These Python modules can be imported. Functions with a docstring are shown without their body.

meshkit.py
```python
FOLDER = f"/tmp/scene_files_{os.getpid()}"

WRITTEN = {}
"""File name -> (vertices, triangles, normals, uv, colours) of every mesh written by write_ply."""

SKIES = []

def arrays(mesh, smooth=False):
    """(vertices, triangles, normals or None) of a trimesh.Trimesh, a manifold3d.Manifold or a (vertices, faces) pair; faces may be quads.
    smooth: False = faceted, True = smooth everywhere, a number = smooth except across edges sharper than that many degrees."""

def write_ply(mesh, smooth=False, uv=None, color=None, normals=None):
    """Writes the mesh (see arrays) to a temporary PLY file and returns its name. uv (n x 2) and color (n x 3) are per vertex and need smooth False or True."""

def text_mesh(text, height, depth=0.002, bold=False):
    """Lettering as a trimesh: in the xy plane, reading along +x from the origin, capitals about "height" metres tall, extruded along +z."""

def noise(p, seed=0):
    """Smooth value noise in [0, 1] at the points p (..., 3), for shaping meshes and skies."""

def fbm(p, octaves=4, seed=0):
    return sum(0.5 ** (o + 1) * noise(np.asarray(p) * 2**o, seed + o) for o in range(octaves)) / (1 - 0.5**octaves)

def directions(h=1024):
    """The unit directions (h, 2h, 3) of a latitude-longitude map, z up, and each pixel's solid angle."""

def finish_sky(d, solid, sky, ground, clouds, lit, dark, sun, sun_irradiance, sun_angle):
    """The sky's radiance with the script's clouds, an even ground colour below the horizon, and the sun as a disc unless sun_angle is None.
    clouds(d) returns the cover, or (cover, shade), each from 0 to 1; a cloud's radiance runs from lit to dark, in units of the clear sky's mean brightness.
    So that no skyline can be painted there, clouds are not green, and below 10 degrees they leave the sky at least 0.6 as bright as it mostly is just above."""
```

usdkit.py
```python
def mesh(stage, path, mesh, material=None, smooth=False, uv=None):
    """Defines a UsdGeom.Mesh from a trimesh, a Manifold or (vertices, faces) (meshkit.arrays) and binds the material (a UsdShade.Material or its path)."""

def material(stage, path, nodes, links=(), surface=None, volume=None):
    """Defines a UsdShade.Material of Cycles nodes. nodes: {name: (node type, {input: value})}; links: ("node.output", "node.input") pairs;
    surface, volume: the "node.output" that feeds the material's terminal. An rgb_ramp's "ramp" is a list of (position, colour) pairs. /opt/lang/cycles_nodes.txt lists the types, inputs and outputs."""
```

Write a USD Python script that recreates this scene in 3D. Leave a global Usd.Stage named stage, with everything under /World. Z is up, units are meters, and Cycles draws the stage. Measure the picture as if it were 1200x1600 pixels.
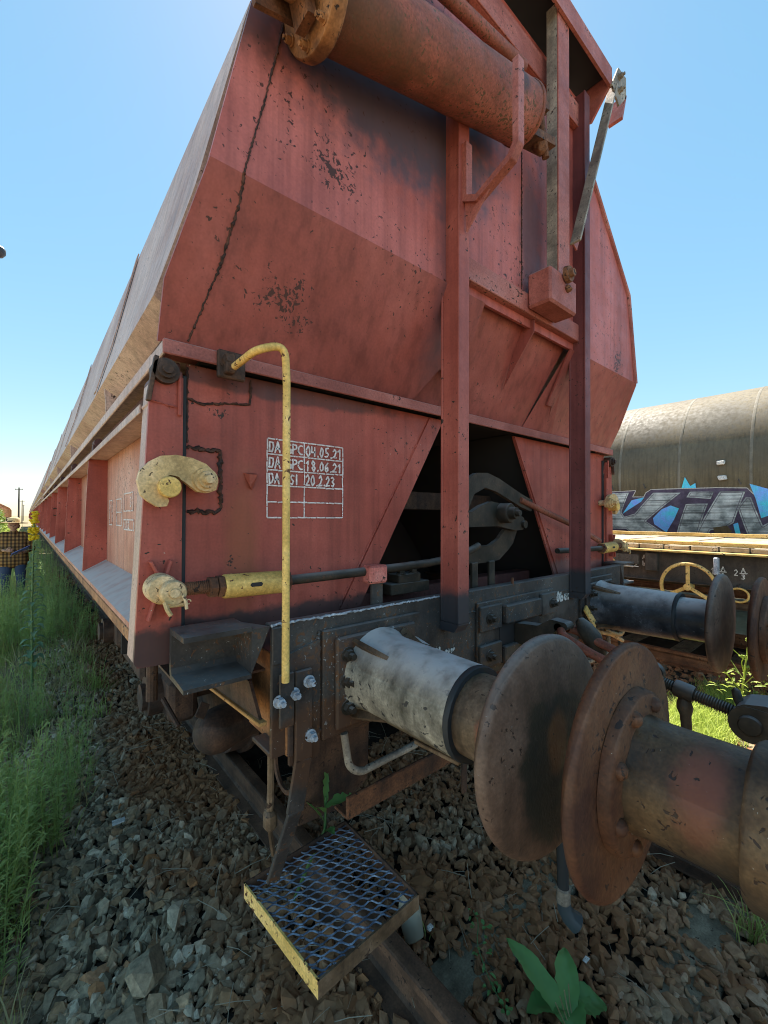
import math, random
import numpy as np, trimesh, shapely
from shapely.geometry import Polygon, LineString, box as sbox
from pxr import Usd, UsdGeom, UsdLux, UsdShade, Sdf, Gf, Vt
import usdkit, meshkit

random.seed(7); RNG = np.random.default_rng(7)
stage = Usd.Stage.CreateInMemory()
UsdGeom.SetStageUpAxis(stage, UsdGeom.Tokens.z)
UsdGeom.SetStageMetersPerUnit(stage, 1.0)
UsdGeom.Xform.Define(stage, '/World'); UsdGeom.Scope.Define(stage, '/World/Looks')

# ------------------------------------------------------------------ camera, sky, sun, exposure
EXPOSURE = 1.8
SUN_AZ, SUN_EL = math.radians(33.0), math.radians(57.0)
SKY_STRENGTH, SUN_INT = 0.15, 1.2
CAM = dict(pos=(-1.812, -1.17, 1.577), yaw=40.07, pitch=0.66, roll=-0.19, f=663.3 / 1200)
cam = UsdGeom.Camera.Define(stage, '/World/camera')
cam.CreateHorizontalApertureAttr(36.0); cam.CreateVerticalApertureAttr(48.0)
cam.CreateFocalLengthAttr(36.0 * CAM['f']); cam.CreateClippingRangeAttr(Gf.Vec2f(0.02, 20000.0))
cam.CreateExposureAttr(EXPOSURE)
def _camera():
    y, p, r = (math.radians(CAM[k]) for k in ('yaw', 'pitch', 'roll'))
    F = np.array([math.sin(y) * math.cos(p), math.cos(y) * math.cos(p), math.sin(p)])
    R0 = np.array([math.cos(y), -math.sin(y), 0]); U0 = np.cross(R0, F)
    R = math.cos(r) * R0 - math.sin(r) * U0; U = math.cos(r) * U0 + math.sin(r) * R0
    m = np.eye(4); m[0, :3], m[1, :3], m[2, :3], m[3, :3] = R, U, -F, CAM['pos']
    cam.AddTransformOp().Set(Gf.Matrix4d(m.tolist()))
_camera()
SUN_DIR = np.array([math.sin(SUN_AZ) * math.cos(SUN_EL), math.cos(SUN_AZ) * math.cos(SUN_EL), math.sin(SUN_EL)])
sky_mat = usdkit.material(stage, '/World/Looks/sky_look', {
    'sky': ('sky_texture', {'sky_type': 'single_scattering', 'sun_disc': False, 'sun_elevation': SUN_EL, 'sun_rotation': SUN_AZ,
                            'altitude': 50.0, 'air_density': 1.0, 'aerosol_density': 0.15, 'ozone_density': 1.0}),
    'soft': ('gamma', {'gamma': 0.40}), 'hsv': ('hsv', {'hue': 0.485, 'saturation': 2.0, 'value': 1.0}),
    'bg': ('background_shader', {'strength': SKY_STRENGTH})}, [('sky.color', 'soft.color'), ('soft.color', 'hsv.color'), ('hsv.color', 'bg.color')], surface='bg.background')
sky = UsdLux.DomeLight.Define(stage, '/World/sky')
UsdShade.MaterialBindingAPI.Apply(sky.GetPrim()).Bind(sky_mat)
sky.GetPrim().SetCustomDataByKey('kind', 'structure')
sun = UsdLux.DistantLight.Define(stage, '/World/sun')
sun.CreateNormalizeAttr(True); sun.CreateIntensityAttr(SUN_INT); sun.CreateAngleAttr(0.5)
sun.CreateColorAttr(Gf.Vec3f(1.0, 0.93, 0.82))
def _sun():
    z = SUN_DIR; x = np.cross([0, 0, 1], z); x /= np.linalg.norm(x); y = np.cross(z, x)
    m = np.eye(4); m[0, :3], m[1, :3], m[2, :3] = x, y, z
    sun.AddTransformOp().Set(Gf.Matrix4d(m.tolist()))
_sun()

# ------------------------------------------------------------------ scene helpers
USED = {}
def numbered(parent, name):
    k = (parent, name); n = USED.get(k, 0); USED[k] = n + 1
    return f'{parent}/{name}' if n == 0 else f'{parent}/{name}_{n:03d}'
def tag(p, label=None, cat=None, group=None, kind=None):
    p = p.GetPrim() if hasattr(p, 'GetPrim') else p
    for k, v in (('label', label), ('category', cat), ('group', group), ('kind', kind)):
        if v: p.SetCustomDataByKey(k, v)
    return p
def thing(name, label=None, cat=None, group=None, kind=None, loc=(0, 0, 0), rz=0.0):
    x = UsdGeom.Xform.Define(stage, numbered('/World', name))
    if tuple(loc) != (0, 0, 0) or rz: x.AddTranslateOp().Set(Gf.Vec3d(*map(float, loc)))
    if rz: x.AddRotateZOp().Set(math.degrees(rz))
    tag(x, label, cat, group, kind)
    return str(x.GetPath())
def part(parent, name, mesh, m, smooth=False, label=None, kind=None):
    if isinstance(mesh, list): mesh = cat(mesh)
    if smooth is True and len(mesh.faces) < 20000: smooth = 50
    path = numbered(parent, name)
    usdkit.mesh(stage, path, mesh, MAT[m], smooth=smooth)
    if label or kind: tag(stage.GetPrimAtPath(path), label=label, kind=kind)
    return path
def solo(name, mesh, m, label, cat_, smooth=False, group=None, kind=None):
    p = part('/World', name, mesh, m, smooth); tag(stage.GetPrimAtPath(p), label, cat_, group, kind); return p
def copy_thing(src, name, loc, rz=0.0, label=None, cat_=None, group=None):
    was = stage.GetPrimAtPath(src).GetCustomData()
    p = UsdGeom.Xform.Define(stage, numbered('/World', name))
    p.GetPrim().GetReferences().AddInternalReference(src)
    p.ClearXformOpOrder()
    p.AddTranslateOp(opSuffix='here').Set(Gf.Vec3d(*map(float, loc)))
    if rz: p.AddRotateZOp(opSuffix='here').Set(math.degrees(rz))
    p.GetPrim().SetInstanceable(True)
    tag(p, label or was.get('label'), cat_ or was.get('category'), group or was.get('group'))
    return p

# ------------------------------------------------------------------ mesh helpers
def cat(ms): return trimesh.util.concatenate([m for m in ms if m is not None])
def hull(pts): return trimesh.convex.convex_hull(np.asarray(pts, float))
def bx(x0, x1, y0, y1, z0, z1, b=0.003):
    b = min(b, (x1 - x0) * .3, (y1 - y0) * .3, (z1 - z0) * .3)
    P = []
    for sx in (0, 1):
        for sy in (0, 1):
            for sz in (0, 1):
                c = np.array([(x0, x1)[sx], (y0, y1)[sy], (z0, z1)[sz]]); d = np.array([1 - 2 * sx, 1 - 2 * sy, 1 - 2 * sz]) * b
                for k in range(3):
                    e = d.copy(); e[k] = 0; P.append(c + e)
    return hull(P)
def prism(poly, axis, a, b):
    pg = poly if isinstance(poly, (Polygon, shapely.MultiPolygon)) else Polygon(poly)
    if not pg.is_valid: pg = pg.buffer(0)
    ms = []
    for g in getattr(pg, 'geoms', [pg]):
        m = trimesh.creation.extrude_polygon(g, abs(b - a), engine='earcut'); v = m.vertices.copy(); lo = min(a, b)
        u, w, h = v[:, 0], v[:, 1], v[:, 2] + lo
        m.vertices = {'y': np.stack([u, h, w], 1), 'x': np.stack([h, u, w], 1), 'z': np.stack([u, w, h], 1)}[axis]
        if axis == 'y': m.invert()
        ms.append(m)
    return cat(ms)
def smooth_poly(pts, r=0.008):
    return Polygon(pts).buffer(r, join_style=1, quad_segs=3).buffer(-2 * r, join_style=1, quad_segs=3).buffer(r, join_style=1, quad_segs=3)
def frames(P):
    P = np.asarray(P, float); t = np.gradient(P, axis=0); t /= np.linalg.norm(t, axis=1, keepdims=True) + 1e-12
    n = np.cross(t[0], [0, 0, 1]); n = n if np.linalg.norm(n) > .1 else np.cross(t[0], [1, 0, 0]); n /= np.linalg.norm(n); N = [n]
    for i in range(1, len(P)):
        n = N[-1] - t[i] * (N[-1] @ t[i]); N.append(n / (np.linalg.norm(n) + 1e-12))
    return P, t, np.array(N)
def tube(P, r, n=8, cap=True):
    P, t, N = frames(P); B = np.cross(t, N); r = np.broadcast_to(r, len(P))
    a = np.linspace(0, 2 * np.pi, n, endpoint=False)
    V = (P[:, None] + r[:, None, None] * (np.cos(a)[None, :, None] * N[:, None] + np.sin(a)[None, :, None] * B[:, None])).reshape(-1, 3)
    F = []
    for i in range(len(P) - 1):
        for j in range(n):
            k = (j + 1) % n; p, q, s, u = i * n + j, i * n + k, (i + 1) * n + k, (i + 1) * n + j
            F += [[p, q, s], [p, s, u]]
    if cap:
        c0, c1 = len(V), len(V) + 1; V = np.vstack([V, P[0], P[-1]])
        for j in range(n):
            k = (j + 1) % n; F += [[c0, k, j], [c1, (len(P) - 1) * n + j, (len(P) - 1) * n + k]]
    return trimesh.Trimesh(V, F, process=False)
def cyl(p0, p1, r, n=20): return tube([p0, (np.asarray(p0) + p1) / 2, p1], r, n)
def bend(pts, r, seg=6):
    """round the corners of a polyline"""
    P = [np.asarray(p, float) for p in pts]; out = [P[0]]
    for i in range(1, len(P) - 1):
        a, b = P[i - 1] - P[i], P[i + 1] - P[i]; la, lb = np.linalg.norm(a), np.linalg.norm(b); d = min(r, la * .45, lb * .45)
        p, q = P[i] + a / la * d, P[i] + b / lb * d
        for s in np.linspace(0, 1, seg): out.append((1 - s) ** 2 * p + 2 * s * (1 - s) * P[i] + s * s * q)
    return np.array(out + [P[-1]])
def lathe(prof, p0, d, n=40):
    """prof: (distance along d, radius); closed where the radius is 0"""
    d = np.asarray(d, float); d /= np.linalg.norm(d); u = np.cross(d, [0, 0, 1]); u = u if np.linalg.norm(u) > .1 else np.cross(d, [1, 0, 0]); u /= np.linalg.norm(u); w = np.cross(d, u)
    a = np.linspace(0, 2 * np.pi, n, endpoint=False); ring = np.cos(a)[:, None] * u + np.sin(a)[:, None] * w
    V = np.vstack([np.asarray(p0) + t * d + max(r, 1e-5) * ring for t, r in prof]); F = []
    for i in range(len(prof) - 1):
        for j in range(n):
            k = (j + 1) % n; F += [[i * n + j, i * n + k, (i + 1) * n + k], [i * n + j, (i + 1) * n + k, (i + 1) * n + j]]
    m = trimesh.Trimesh(V, F, process=False)
    if m.volume < 0: m.invert()
    return m
def beam(p0, p1, w, h, up=(0, 0, 1), b=0.002):
    """bar of width w (sideways) and height h (along up) from p0 to p1"""
    p0, p1, up = (np.asarray(x, float) for x in (p0, p1, up)); d = p1 - p0; L = np.linalg.norm(d); d /= L
    s = np.cross(d, up); s /= np.linalg.norm(s); u = np.cross(s, d)
    m = bx(0, L, -w / 2, w / 2, -h / 2, h / 2, b); T = np.eye(4); T[:3, 0], T[:3, 1], T[:3, 2], T[:3, 3] = d, -s, u, p0
    if np.linalg.det(T[:3, :3]) < 0: T[:3, 1] *= -1
    m.apply_transform(T); return m
def quadplate(a, b, c, d, t):
    """thin solid plate on four corners (any order round), thickness t along its normal away from the given side"""
    P = np.array([a, b, c, d], float); n = np.cross(P[1] - P[0], P[3] - P[0]); n /= np.linalg.norm(n)
    return hull(np.vstack([P, P - n * t]))
def bolt(p, d, r=0.016, stud=0.02):
    d = np.asarray(d, float); d /= np.linalg.norm(d); p = np.asarray(p, float)
    return cat([tube([p, p + d * .002, p + d * .004], r * 1.5, 16), tube([p + d * .004, p + d * .01, p + d * .02], r * 1.12, 6), tube([p + d * .02, p + d * (.02 + stud / 2), p + d * (.02 + stud)], r * .62, 10)])
def wobble(m, amp, scale, seed=0):
    m = m.copy(); v = m.vertices
    o = np.stack([meshkit.fbm(v * scale + 13.1 * k, 3, seed + k) for k in range(3)], 1) - .5
    m.vertices = v + 2 * amp * o; return m
def weld(pts, r=0.006, step=0.006, seed=0, n=6):
    P = [np.asarray(p, float) for p in pts]; Q = []
    for a, b in zip(P[:-1], P[1:]):
        k = max(2, int(np.linalg.norm(b - a) / step)); Q += [a + (b - a) * s for s in np.linspace(0, 1, k, endpoint=False)]
    Q = np.array(Q + [P[-1]]); rg = np.random.default_rng(seed)
    Q += rg.normal(0, r * .28, Q.shape); return tube(Q, r * rg.uniform(.55, 1.35, len(Q)), n)
def text(s, h, origin, right, up, depth=0.003, bold=False):
    m = meshkit.text_mesh(s, h, depth, bold); r, u = np.asarray(right, float), np.asarray(up, float); n = np.cross(r, u)
    T = np.eye(4); T[:3, 0], T[:3, 1], T[:3, 2], T[:3, 3] = r, u, n, origin; m.apply_transform(T); return m

# ------------------------------------------------------------------ materials
MAT = {}
def stain_nodes(n, l, src, stains):
    """stains: (centre, radii, colour, strength): blotches with noisy edges that belong to the surface"""
    for i, (c, r, col, s, *so) in enumerate(stains):
        so, na = (so + [.9])[:2] if so else (.18, .9)
        n[f'sm{i}'] = ('mapping', {'mapping_type': 'point', 'location': tuple(-a / b for a, b in zip(c, r)), 'scale': tuple(1 / b for b in r)})
        n[f'sl{i}'] = ('vector_math', {'math_type': 'length'})
        n[f'sa{i}'] = ('math', {'math_type': 'multiply_add', 'value2': na, 'value3': -na / 2})
        n[f'sb{i}'] = ('math', {'math_type': 'add'})
        n[f'sr{i}'] = ('map_range', {'range_type': 'smoothstep', 'from_min': 1 - so, 'from_max': 1 + so, 'to_min': s, 'to_max': 0.0, 'clamp': True})
        n[f'sx{i}'] = ('mix', {'color2': col})
        l += [('geo.position', f'sm{i}.vector'), (f'sm{i}.vector', f'sl{i}.vector1'), (f'sl{i}.value', f'sb{i}.value1'), ('nmid.fac', f'sa{i}.value1'), (f'sa{i}.value', f'sb{i}.value2'),
              (f'sb{i}.value', f'sr{i}.value'), (f'sr{i}.result', f'sx{i}.fac'), (src, f'sx{i}.color1')]
        src = f'sx{i}.color'
    return src
def steel(name, c0, c1, c2, scale=3.0, streak=0.35, streak_dir='z', pit=0.0, pit_col=(.035, .018, .012), pit_scale=55.0, fleck=0.0, fleck_col=(.5, .45, .38), rough=(.45, .7), bump=0.12, fine=0.25, spec=0.35, stains=(), chip=(), dust=0.0):
    """weathered paint or metal: three tones in noise, run-down streaks, rust pits in clusters, pale flecks, stains, dust on top faces"""
    k = {'z': (26, 26, 1.1), 'y': (26, 1.1, 26), 'x': (1.1, 26, 26)}[streak_dir]
    n = {'geo': ('geometry', {}), 'nbig': ('noise_texture', {'scale': scale, 'detail': 5.0, 'roughness': .62}),
         'nmid': ('noise_texture', {'scale': 14.0, 'detail': 4.0, 'roughness': .6}), 'nfin': ('noise_texture', {'scale': 130.0, 'detail': 3.0, 'roughness': .6}),
         'ramp': ('rgb_ramp', {'ramp': [(.36, c0), (.5, c1), (.64, c2)]}),
         'smap': ('mapping', {'mapping_type': 'point', 'scale': k}), 'snoi': ('noise_texture', {'scale': 1.0, 'detail': 3.0, 'roughness': .6}),
         'sram': ('rgb_ramp', {'ramp': [(.32, (1 - streak,) * 3), (.5, (1, 1, 1)), (.75, (1 + streak * .6,) * 3)]}), 'smix': ('mix', {'mix_type': 'multiply', 'fac': 1.0}),
         'fram': ('rgb_ramp', {'ramp': [(.3, (1 - fine,) * 3), (.7, (1 + fine,) * 3)]}), 'fmix': ('mix', {'mix_type': 'multiply', 'fac': 1.0}),
         'rr': ('map_range', {'from_min': .3, 'from_max': .7, 'to_min': rough[0], 'to_max': rough[1]}),
         'bmx': ('math', {'math_type': 'multiply_add', 'value2': .35}), 'bump': ('bump', {'strength': bump, 'distance': .006}), 'p': ('principled_bsdf', {'specular_ior_level': spec})}
    l = [('geo.position', 'nbig.vector'), ('geo.position', 'nmid.vector'), ('geo.position', 'nfin.vector'), ('geo.position', 'smap.vector'), ('smap.vector', 'snoi.vector'), ('nbig.fac', 'ramp.fac'),
         ('snoi.fac', 'sram.fac'), ('ramp.color', 'smix.color1'), ('sram.color', 'smix.color2'), ('nfin.fac', 'fram.fac'), ('smix.color', 'fmix.color1'), ('fram.color', 'fmix.color2'),
         ('nmid.fac', 'rr.value'), ('rr.result', 'p.roughness'), ('nfin.fac', 'bmx.value1'), ('nmid.fac', 'bmx.value3')]
    src = stain_nodes(n, l, 'fmix.color', stains); hgt = 'bmx.value'
    def spots(i, c, scale_, lo, hi, cluster, src, hgt, centre=None, radii=None, depth=-.6):
        n[f'pn{i}'] = ('noise_texture', {'scale': scale_, 'detail': 3.0, 'roughness': .55, 'distortion': .6}); l.append(('geo.position', f'pn{i}.vector'))
        n[f'pr{i}'] = ('map_range', {'range_type': 'smoothstep', 'from_min': lo, 'from_max': hi, 'clamp': True})
        n[f'pa{i}'] = ('math', {'math_type': 'multiply_add', 'value2': cluster, 'value3': -cluster * .5}); n[f'ps{i}'] = ('math', {'math_type': 'add'})
        l.extend([('nmid.fac' if centre else 'nbig.fac', f'pa{i}.value1'), (f'pn{i}.fac', f'ps{i}.value1'), (f'pa{i}.value', f'ps{i}.value2')])
        s = f'ps{i}.value'
        if centre:
            n[f'pm{i}'] = ('mapping', {'mapping_type': 'point', 'location': tuple(-a / b for a, b in zip(centre, radii)), 'scale': tuple(1 / b for b in radii)}); n[f'pl{i}'] = ('vector_math', {'math_type': 'length'})
            n[f'pf{i}'] = ('map_range', {'from_min': .2, 'from_max': 1.0, 'to_min': .0, 'to_max': -.35, 'clamp': False}); n[f'pg{i}'] = ('math', {'math_type': 'add'})
            l.extend([('geo.position', f'pm{i}.vector'), (f'pm{i}.vector', f'pl{i}.vector1'), (f'pl{i}.value', f'pf{i}.value'), (f'pf{i}.result', f'pg{i}.value1'), (s, f'pg{i}.value2')]); s = f'pg{i}.value'
        n[f'px{i}'] = ('mix', {'color2': c}); n[f'ph{i}'] = ('math', {'math_type': 'multiply_add', 'value2': depth})
        l.extend([(s, f'pr{i}.value'), (f'pr{i}.result', f'px{i}.fac'), (src, f'px{i}.color1'), (f'pr{i}.result', f'ph{i}.value1'), (hgt, f'ph{i}.value3')])
        return f'px{i}.color', f'ph{i}.value'
    if pit: src, hgt = spots('a', pit_col, pit_scale, .70 - pit * .25, .73 - pit * .25, .5, src, hgt)
    for i, (c, r) in enumerate(chip): src, hgt = spots(f'c{i}', pit_col, 60.0, .53, .57, .30, src, hgt, c, r, -1.2)
    if fleck: src, hgt = spots('f', fleck_col, 95.0, .76 - fleck * .2, .79 - fleck * .2, .35, src, hgt, depth=.3)
    if dust:
        n['sep'] = ('separate_xyz', {}); n['dr'] = ('map_range', {'range_type': 'smoothstep', 'from_min': .25, 'from_max': .95, 'to_min': 0.0, 'to_max': dust, 'clamp': True})
        n['dn'] = ('math', {'math_type': 'multiply'}); n['dq'] = ('map_range', {'from_min': .3, 'from_max': .55, 'to_min': .45, 'to_max': 1.0, 'clamp': True}); n['dx'] = ('mix', {'color2': (.52, .475, .45)})
        l += [('geo.normal', 'sep.vector'), ('sep.z', 'dr.value'), ('nmid.fac', 'dq.value'), ('dr.result', 'dn.value1'), ('dq.result', 'dn.value2'), ('dn.value', 'dx.fac'), (src, 'dx.color1')]; src = 'dx.color'
    l += [(src, 'p.base_color'), (hgt, 'bump.height'), ('bump.normal', 'p.normal')]
    MAT[name] = usdkit.material(stage, f'/World/Looks/{name}', n, l, surface='p.BSDF')
def leafy(name, c0, c1, trans=0.35, rough=.5, scale=9.0):
    n = {'geo': ('geometry', {}), 'oi': ('object_info', {}), 'nz': ('noise_texture', {'scale': scale, 'detail': 3.0}), 'ad': ('math', {'math_type': 'multiply_add', 'value2': .45}), 'rp': ('rgb_ramp', {'ramp': [(.3, c0), (.95, c1)]}),
         'p': ('principled_bsdf', {'roughness': rough, 'specular_ior_level': .3}), 't': ('translucent_bsdf', {}), 'm': ('mix_closure', {'fac': trans})}
    l = [('geo.position', 'nz.vector'), ('oi.random', 'ad.value1'), ('nz.fac', 'ad.value3'), ('ad.value', 'rp.fac'), ('rp.color', 'p.base_color'), ('rp.color', 't.color'), ('p.BSDF', 'm.closure1'), ('t.BSDF', 'm.closure2')]
    MAT[name] = usdkit.material(stage, f'/World/Looks/{name}', n, l, surface='m.closure')
def plain(name, col, rough=.6, metallic=0.0, spec=.4, var=.15, scale=8.0):
    n = {'geo': ('geometry', {}), 'nz': ('noise_texture', {'scale': scale, 'detail': 4.0}), 'rp': ('rgb_ramp', {'ramp': [(.3, tuple(c * (1 - var) for c in col)), (.7, tuple(min(1, c * (1 + var)) for c in col))]}), 'p': ('principled_bsdf', {'roughness': rough, 'metallic': metallic, 'specular_ior_level': spec})}
    MAT[name] = usdkit.material(stage, f'/World/Looks/{name}', n, [('geo.position', 'nz.vector'), ('nz.fac', 'rp.fac'), ('rp.color', 'p.base_color')], surface='p.BSDF')

RED0, RED1, RED2 = (.22, .048, .036), (.30, .070, .053), (.38, .103, .082)
DARK_GREY = (.060, .052, .066)  # dark grey for the blotches below the roller, beside column and lever
steel('red_end_shaded', RED0, RED1, RED2, 1.3, .24, pit=.10, rough=(.38, .6), bump=.10, fine=.10, dust=.35,  # slope red kept darker: shade below the crease is in the colour
      stains=[((-.80, -.03, 3.20), (.62, .3, .37), DARK_GREY, .9, .30), ((.10, -.03, 2.98), (.09, .3, .36), DARK_GREY, .7, .4), ((-1.36, -.03, 3.10), (.14, .3, .22), (.09, .036, .03), .8, .3), ((-.48, -.03, 2.7), (.10, .3, .5), DARK_GREY, .55, .5)],
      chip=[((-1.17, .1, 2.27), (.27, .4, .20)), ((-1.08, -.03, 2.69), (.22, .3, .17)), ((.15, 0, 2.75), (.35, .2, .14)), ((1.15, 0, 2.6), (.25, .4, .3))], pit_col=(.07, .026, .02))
steel('red_end_lit', (0.308, 0.070, 0.054), (0.424, 0.107, 0.086), (0.520, 0.145, 0.120), 1.3, .24, pit=.10, rough=(.38, .6), bump=.10, fine=.10, dust=.35,  # paler copy for the upper panel, light above the crease put into the colour
      stains=[((-.80, -.03, 3.20), (.62, .3, .37), DARK_GREY, .9, .30), ((.10, -.03, 2.98), (.09, .3, .36), DARK_GREY, .7, .4), ((-1.36, -.03, 3.10), (.14, .3, .22), (.09, .036, .03), .8, .3), ((-.48, -.03, 2.7), (.10, .3, .5), DARK_GREY, .55, .5)],
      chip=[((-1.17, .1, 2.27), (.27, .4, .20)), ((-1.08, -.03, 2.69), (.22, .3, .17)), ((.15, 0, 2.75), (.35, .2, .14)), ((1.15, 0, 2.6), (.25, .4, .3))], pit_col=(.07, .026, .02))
steel('red_wall', (0.269, 0.054, 0.037), (0.358, 0.075, 0.052), (0.461, 0.113, 0.080), 1.8, .22, pit=.12, rough=(.42, .65), bump=.12, fine=.12, fleck=.08,
      stains=[((-1.27, .2, 1.47), (.055, .2, .24), (.24, .072, .03), .6, .6), ((-1.2, .2, 2.03), (.6, .2, .05), (.05, .028, .025), .7), ((-1.1, .2, 1.2), (.8, .2, .07), (.03, .026, .026), .85), ((.9, .2, 1.2), (.6, .2, .1), (.2, .15, .14), .5)],
      chip=[((-1.31, .2, 1.43), (.06, .2, .05)), ((-1.35, .2, 1.9), (.1, .2, .06))])
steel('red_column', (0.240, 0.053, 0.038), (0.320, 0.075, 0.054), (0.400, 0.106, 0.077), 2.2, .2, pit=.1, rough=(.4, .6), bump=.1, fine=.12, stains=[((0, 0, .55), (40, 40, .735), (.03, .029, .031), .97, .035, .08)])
steel('red_side', (.34, .13, .085), (.44, .19, .13), (.54, .28, .21), 1.6, .3, pit=.06, rough=(.5, .75), bump=.08, dust=.9)
steel('red_hopper_side', (.36, .21, .165), (.45, .29, .235), (.54, .37, .31), 1.2, .3, pit=.05, rough=(.45, .65), bump=.06, dust=.3)
steel('red_ledge', (0.260, 0.071, 0.054), (0.360, 0.109, 0.085), (0.450, 0.162, 0.131), 3.0, .15, 'x', pit=.14, rough=(.45, .7), bump=.15, dust=.5)
steel('red_dark', (.06, .022, .02), (.10, .035, .03), (.14, .05, .04), 2.5, .25, rough=(.5, .75), pit=.15)
steel('rusty_red', (0.143, 0.047, 0.023), (0.277, 0.078, 0.047), (0.383, 0.118, 0.078), 2.6, .2, 'x', pit=.42, pit_col=(.12, .06, .025), pit_scale=85.0, rough=(.5, .8), bump=.4, stains=[((-1.0, -.25, 2.75), (.6, .4, .28), (.085, .045, .018), .6), ((-.36, -.3, 3.28), (.035, .4, .06), (.04, .035, .04), .8, .5)])
steel('rust', (0.053, 0.024, 0.014), (0.125, 0.050, 0.024), (0.202, 0.083, 0.038), 7.0, .3, pit=.25, rough=(.65, .9), bump=.35, fine=.35)
steel('rust_dark', (0.030, 0.019, 0.015), (0.068, 0.035, 0.023), (0.116, 0.057, 0.033), 6.0, .3, pit=.2, rough=(.6, .85), bump=.3, fine=.3)
steel('rust_orange', (0.152, 0.064, 0.028), (0.289, 0.124, 0.048), (0.395, 0.182, 0.076), 8.0, .3, pit=.2, rough=(.7, .9), bump=.35)
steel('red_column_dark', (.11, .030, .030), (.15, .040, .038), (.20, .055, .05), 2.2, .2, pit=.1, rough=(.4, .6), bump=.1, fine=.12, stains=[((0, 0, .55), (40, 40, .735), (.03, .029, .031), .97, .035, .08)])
steel('rust_bright', (.26, .125, .035), (.38, .19, .06), (.47, .26, .09), 8.0, .3, 'y', pit=.2, rough=(.6, .8), bump=.3)
steel('weld_rust', (.018, .011, .009), (.05, .02, .013), (.10, .038, .022), 40.0, .1, rough=(.6, .9), bump=.5)
steel('black_frame', (0.021, 0.016, 0.014), (0.039, 0.032, 0.029), (0.068, 0.055, 0.046), 4.0, .25, pit=.34, pit_col=(.10, .045, .022), fleck=.36, fleck_col=(.28, .27, .26), rough=(.35, .65), bump=.25, dust=.22,
      stains=[((.42, 0, 1.16), (.22, .3, .12), (.10, .085, .075), .6), ((-1.1, 0, .88), (.35, .3, .12), (.07, .032, .018), .85), ((-.95, 0, 1.13), (.25, .3, .06), (.08, .035, .02), .5)])
steel('black_iron', (0.013, 0.010, 0.006), (0.028, 0.019, 0.013), (0.051, 0.034, 0.022), 9.0, .2, pit=.15, pit_col=(.07, .032, .018), rough=(.4, .7), bump=.3, dust=.35)
steel('grey_casing', (0.088, 0.071, 0.052), (0.219, 0.185, 0.141), (0.396, 0.339, 0.261), 7.0, .5, pit=.30, pit_col=(.035, .03, .028), pit_scale=38.0, rough=(.4, .65), bump=.25, dust=1.0, stains=[((-.87, -.2, .90), (.3, .5, .07), (.10, .065, .03), .8)])
steel('black_casing', (0.015, 0.015, 0.018), (0.033, 0.033, 0.038), (0.076, 0.076, 0.087), 8.0, .3, pit=.2, pit_col=(.10, .10, .11), rough=(.25, .5), bump=.3, dust=1.0)
steel('plunger', (0.070, 0.041, 0.023), (0.128, 0.079, 0.046), (0.196, 0.128, 0.081), 9.0, .35, pit=.15, rough=(.4, .65), bump=.2, stains=[((-.99, -.58, 1.06), (.08, .05, .10), (.30, .07, .035), .7)])
steel('plunger_near', (0.049, 0.026, 0.012), (0.094, 0.049, 0.023), (0.138, 0.077, 0.036), 9.0, .3, pit=.15, fleck=.12, rough=(.4, .65), bump=.45, dust=.0, stains=[((-.94, -.965, 1.13), (.06, .035, .09), (.20, .06, .035), .8, .5, 1.4), ((-.87, -1.0, .98), (.2, .12, .06), (.03, .026, .02), .7, .5, 1.2)])
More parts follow.
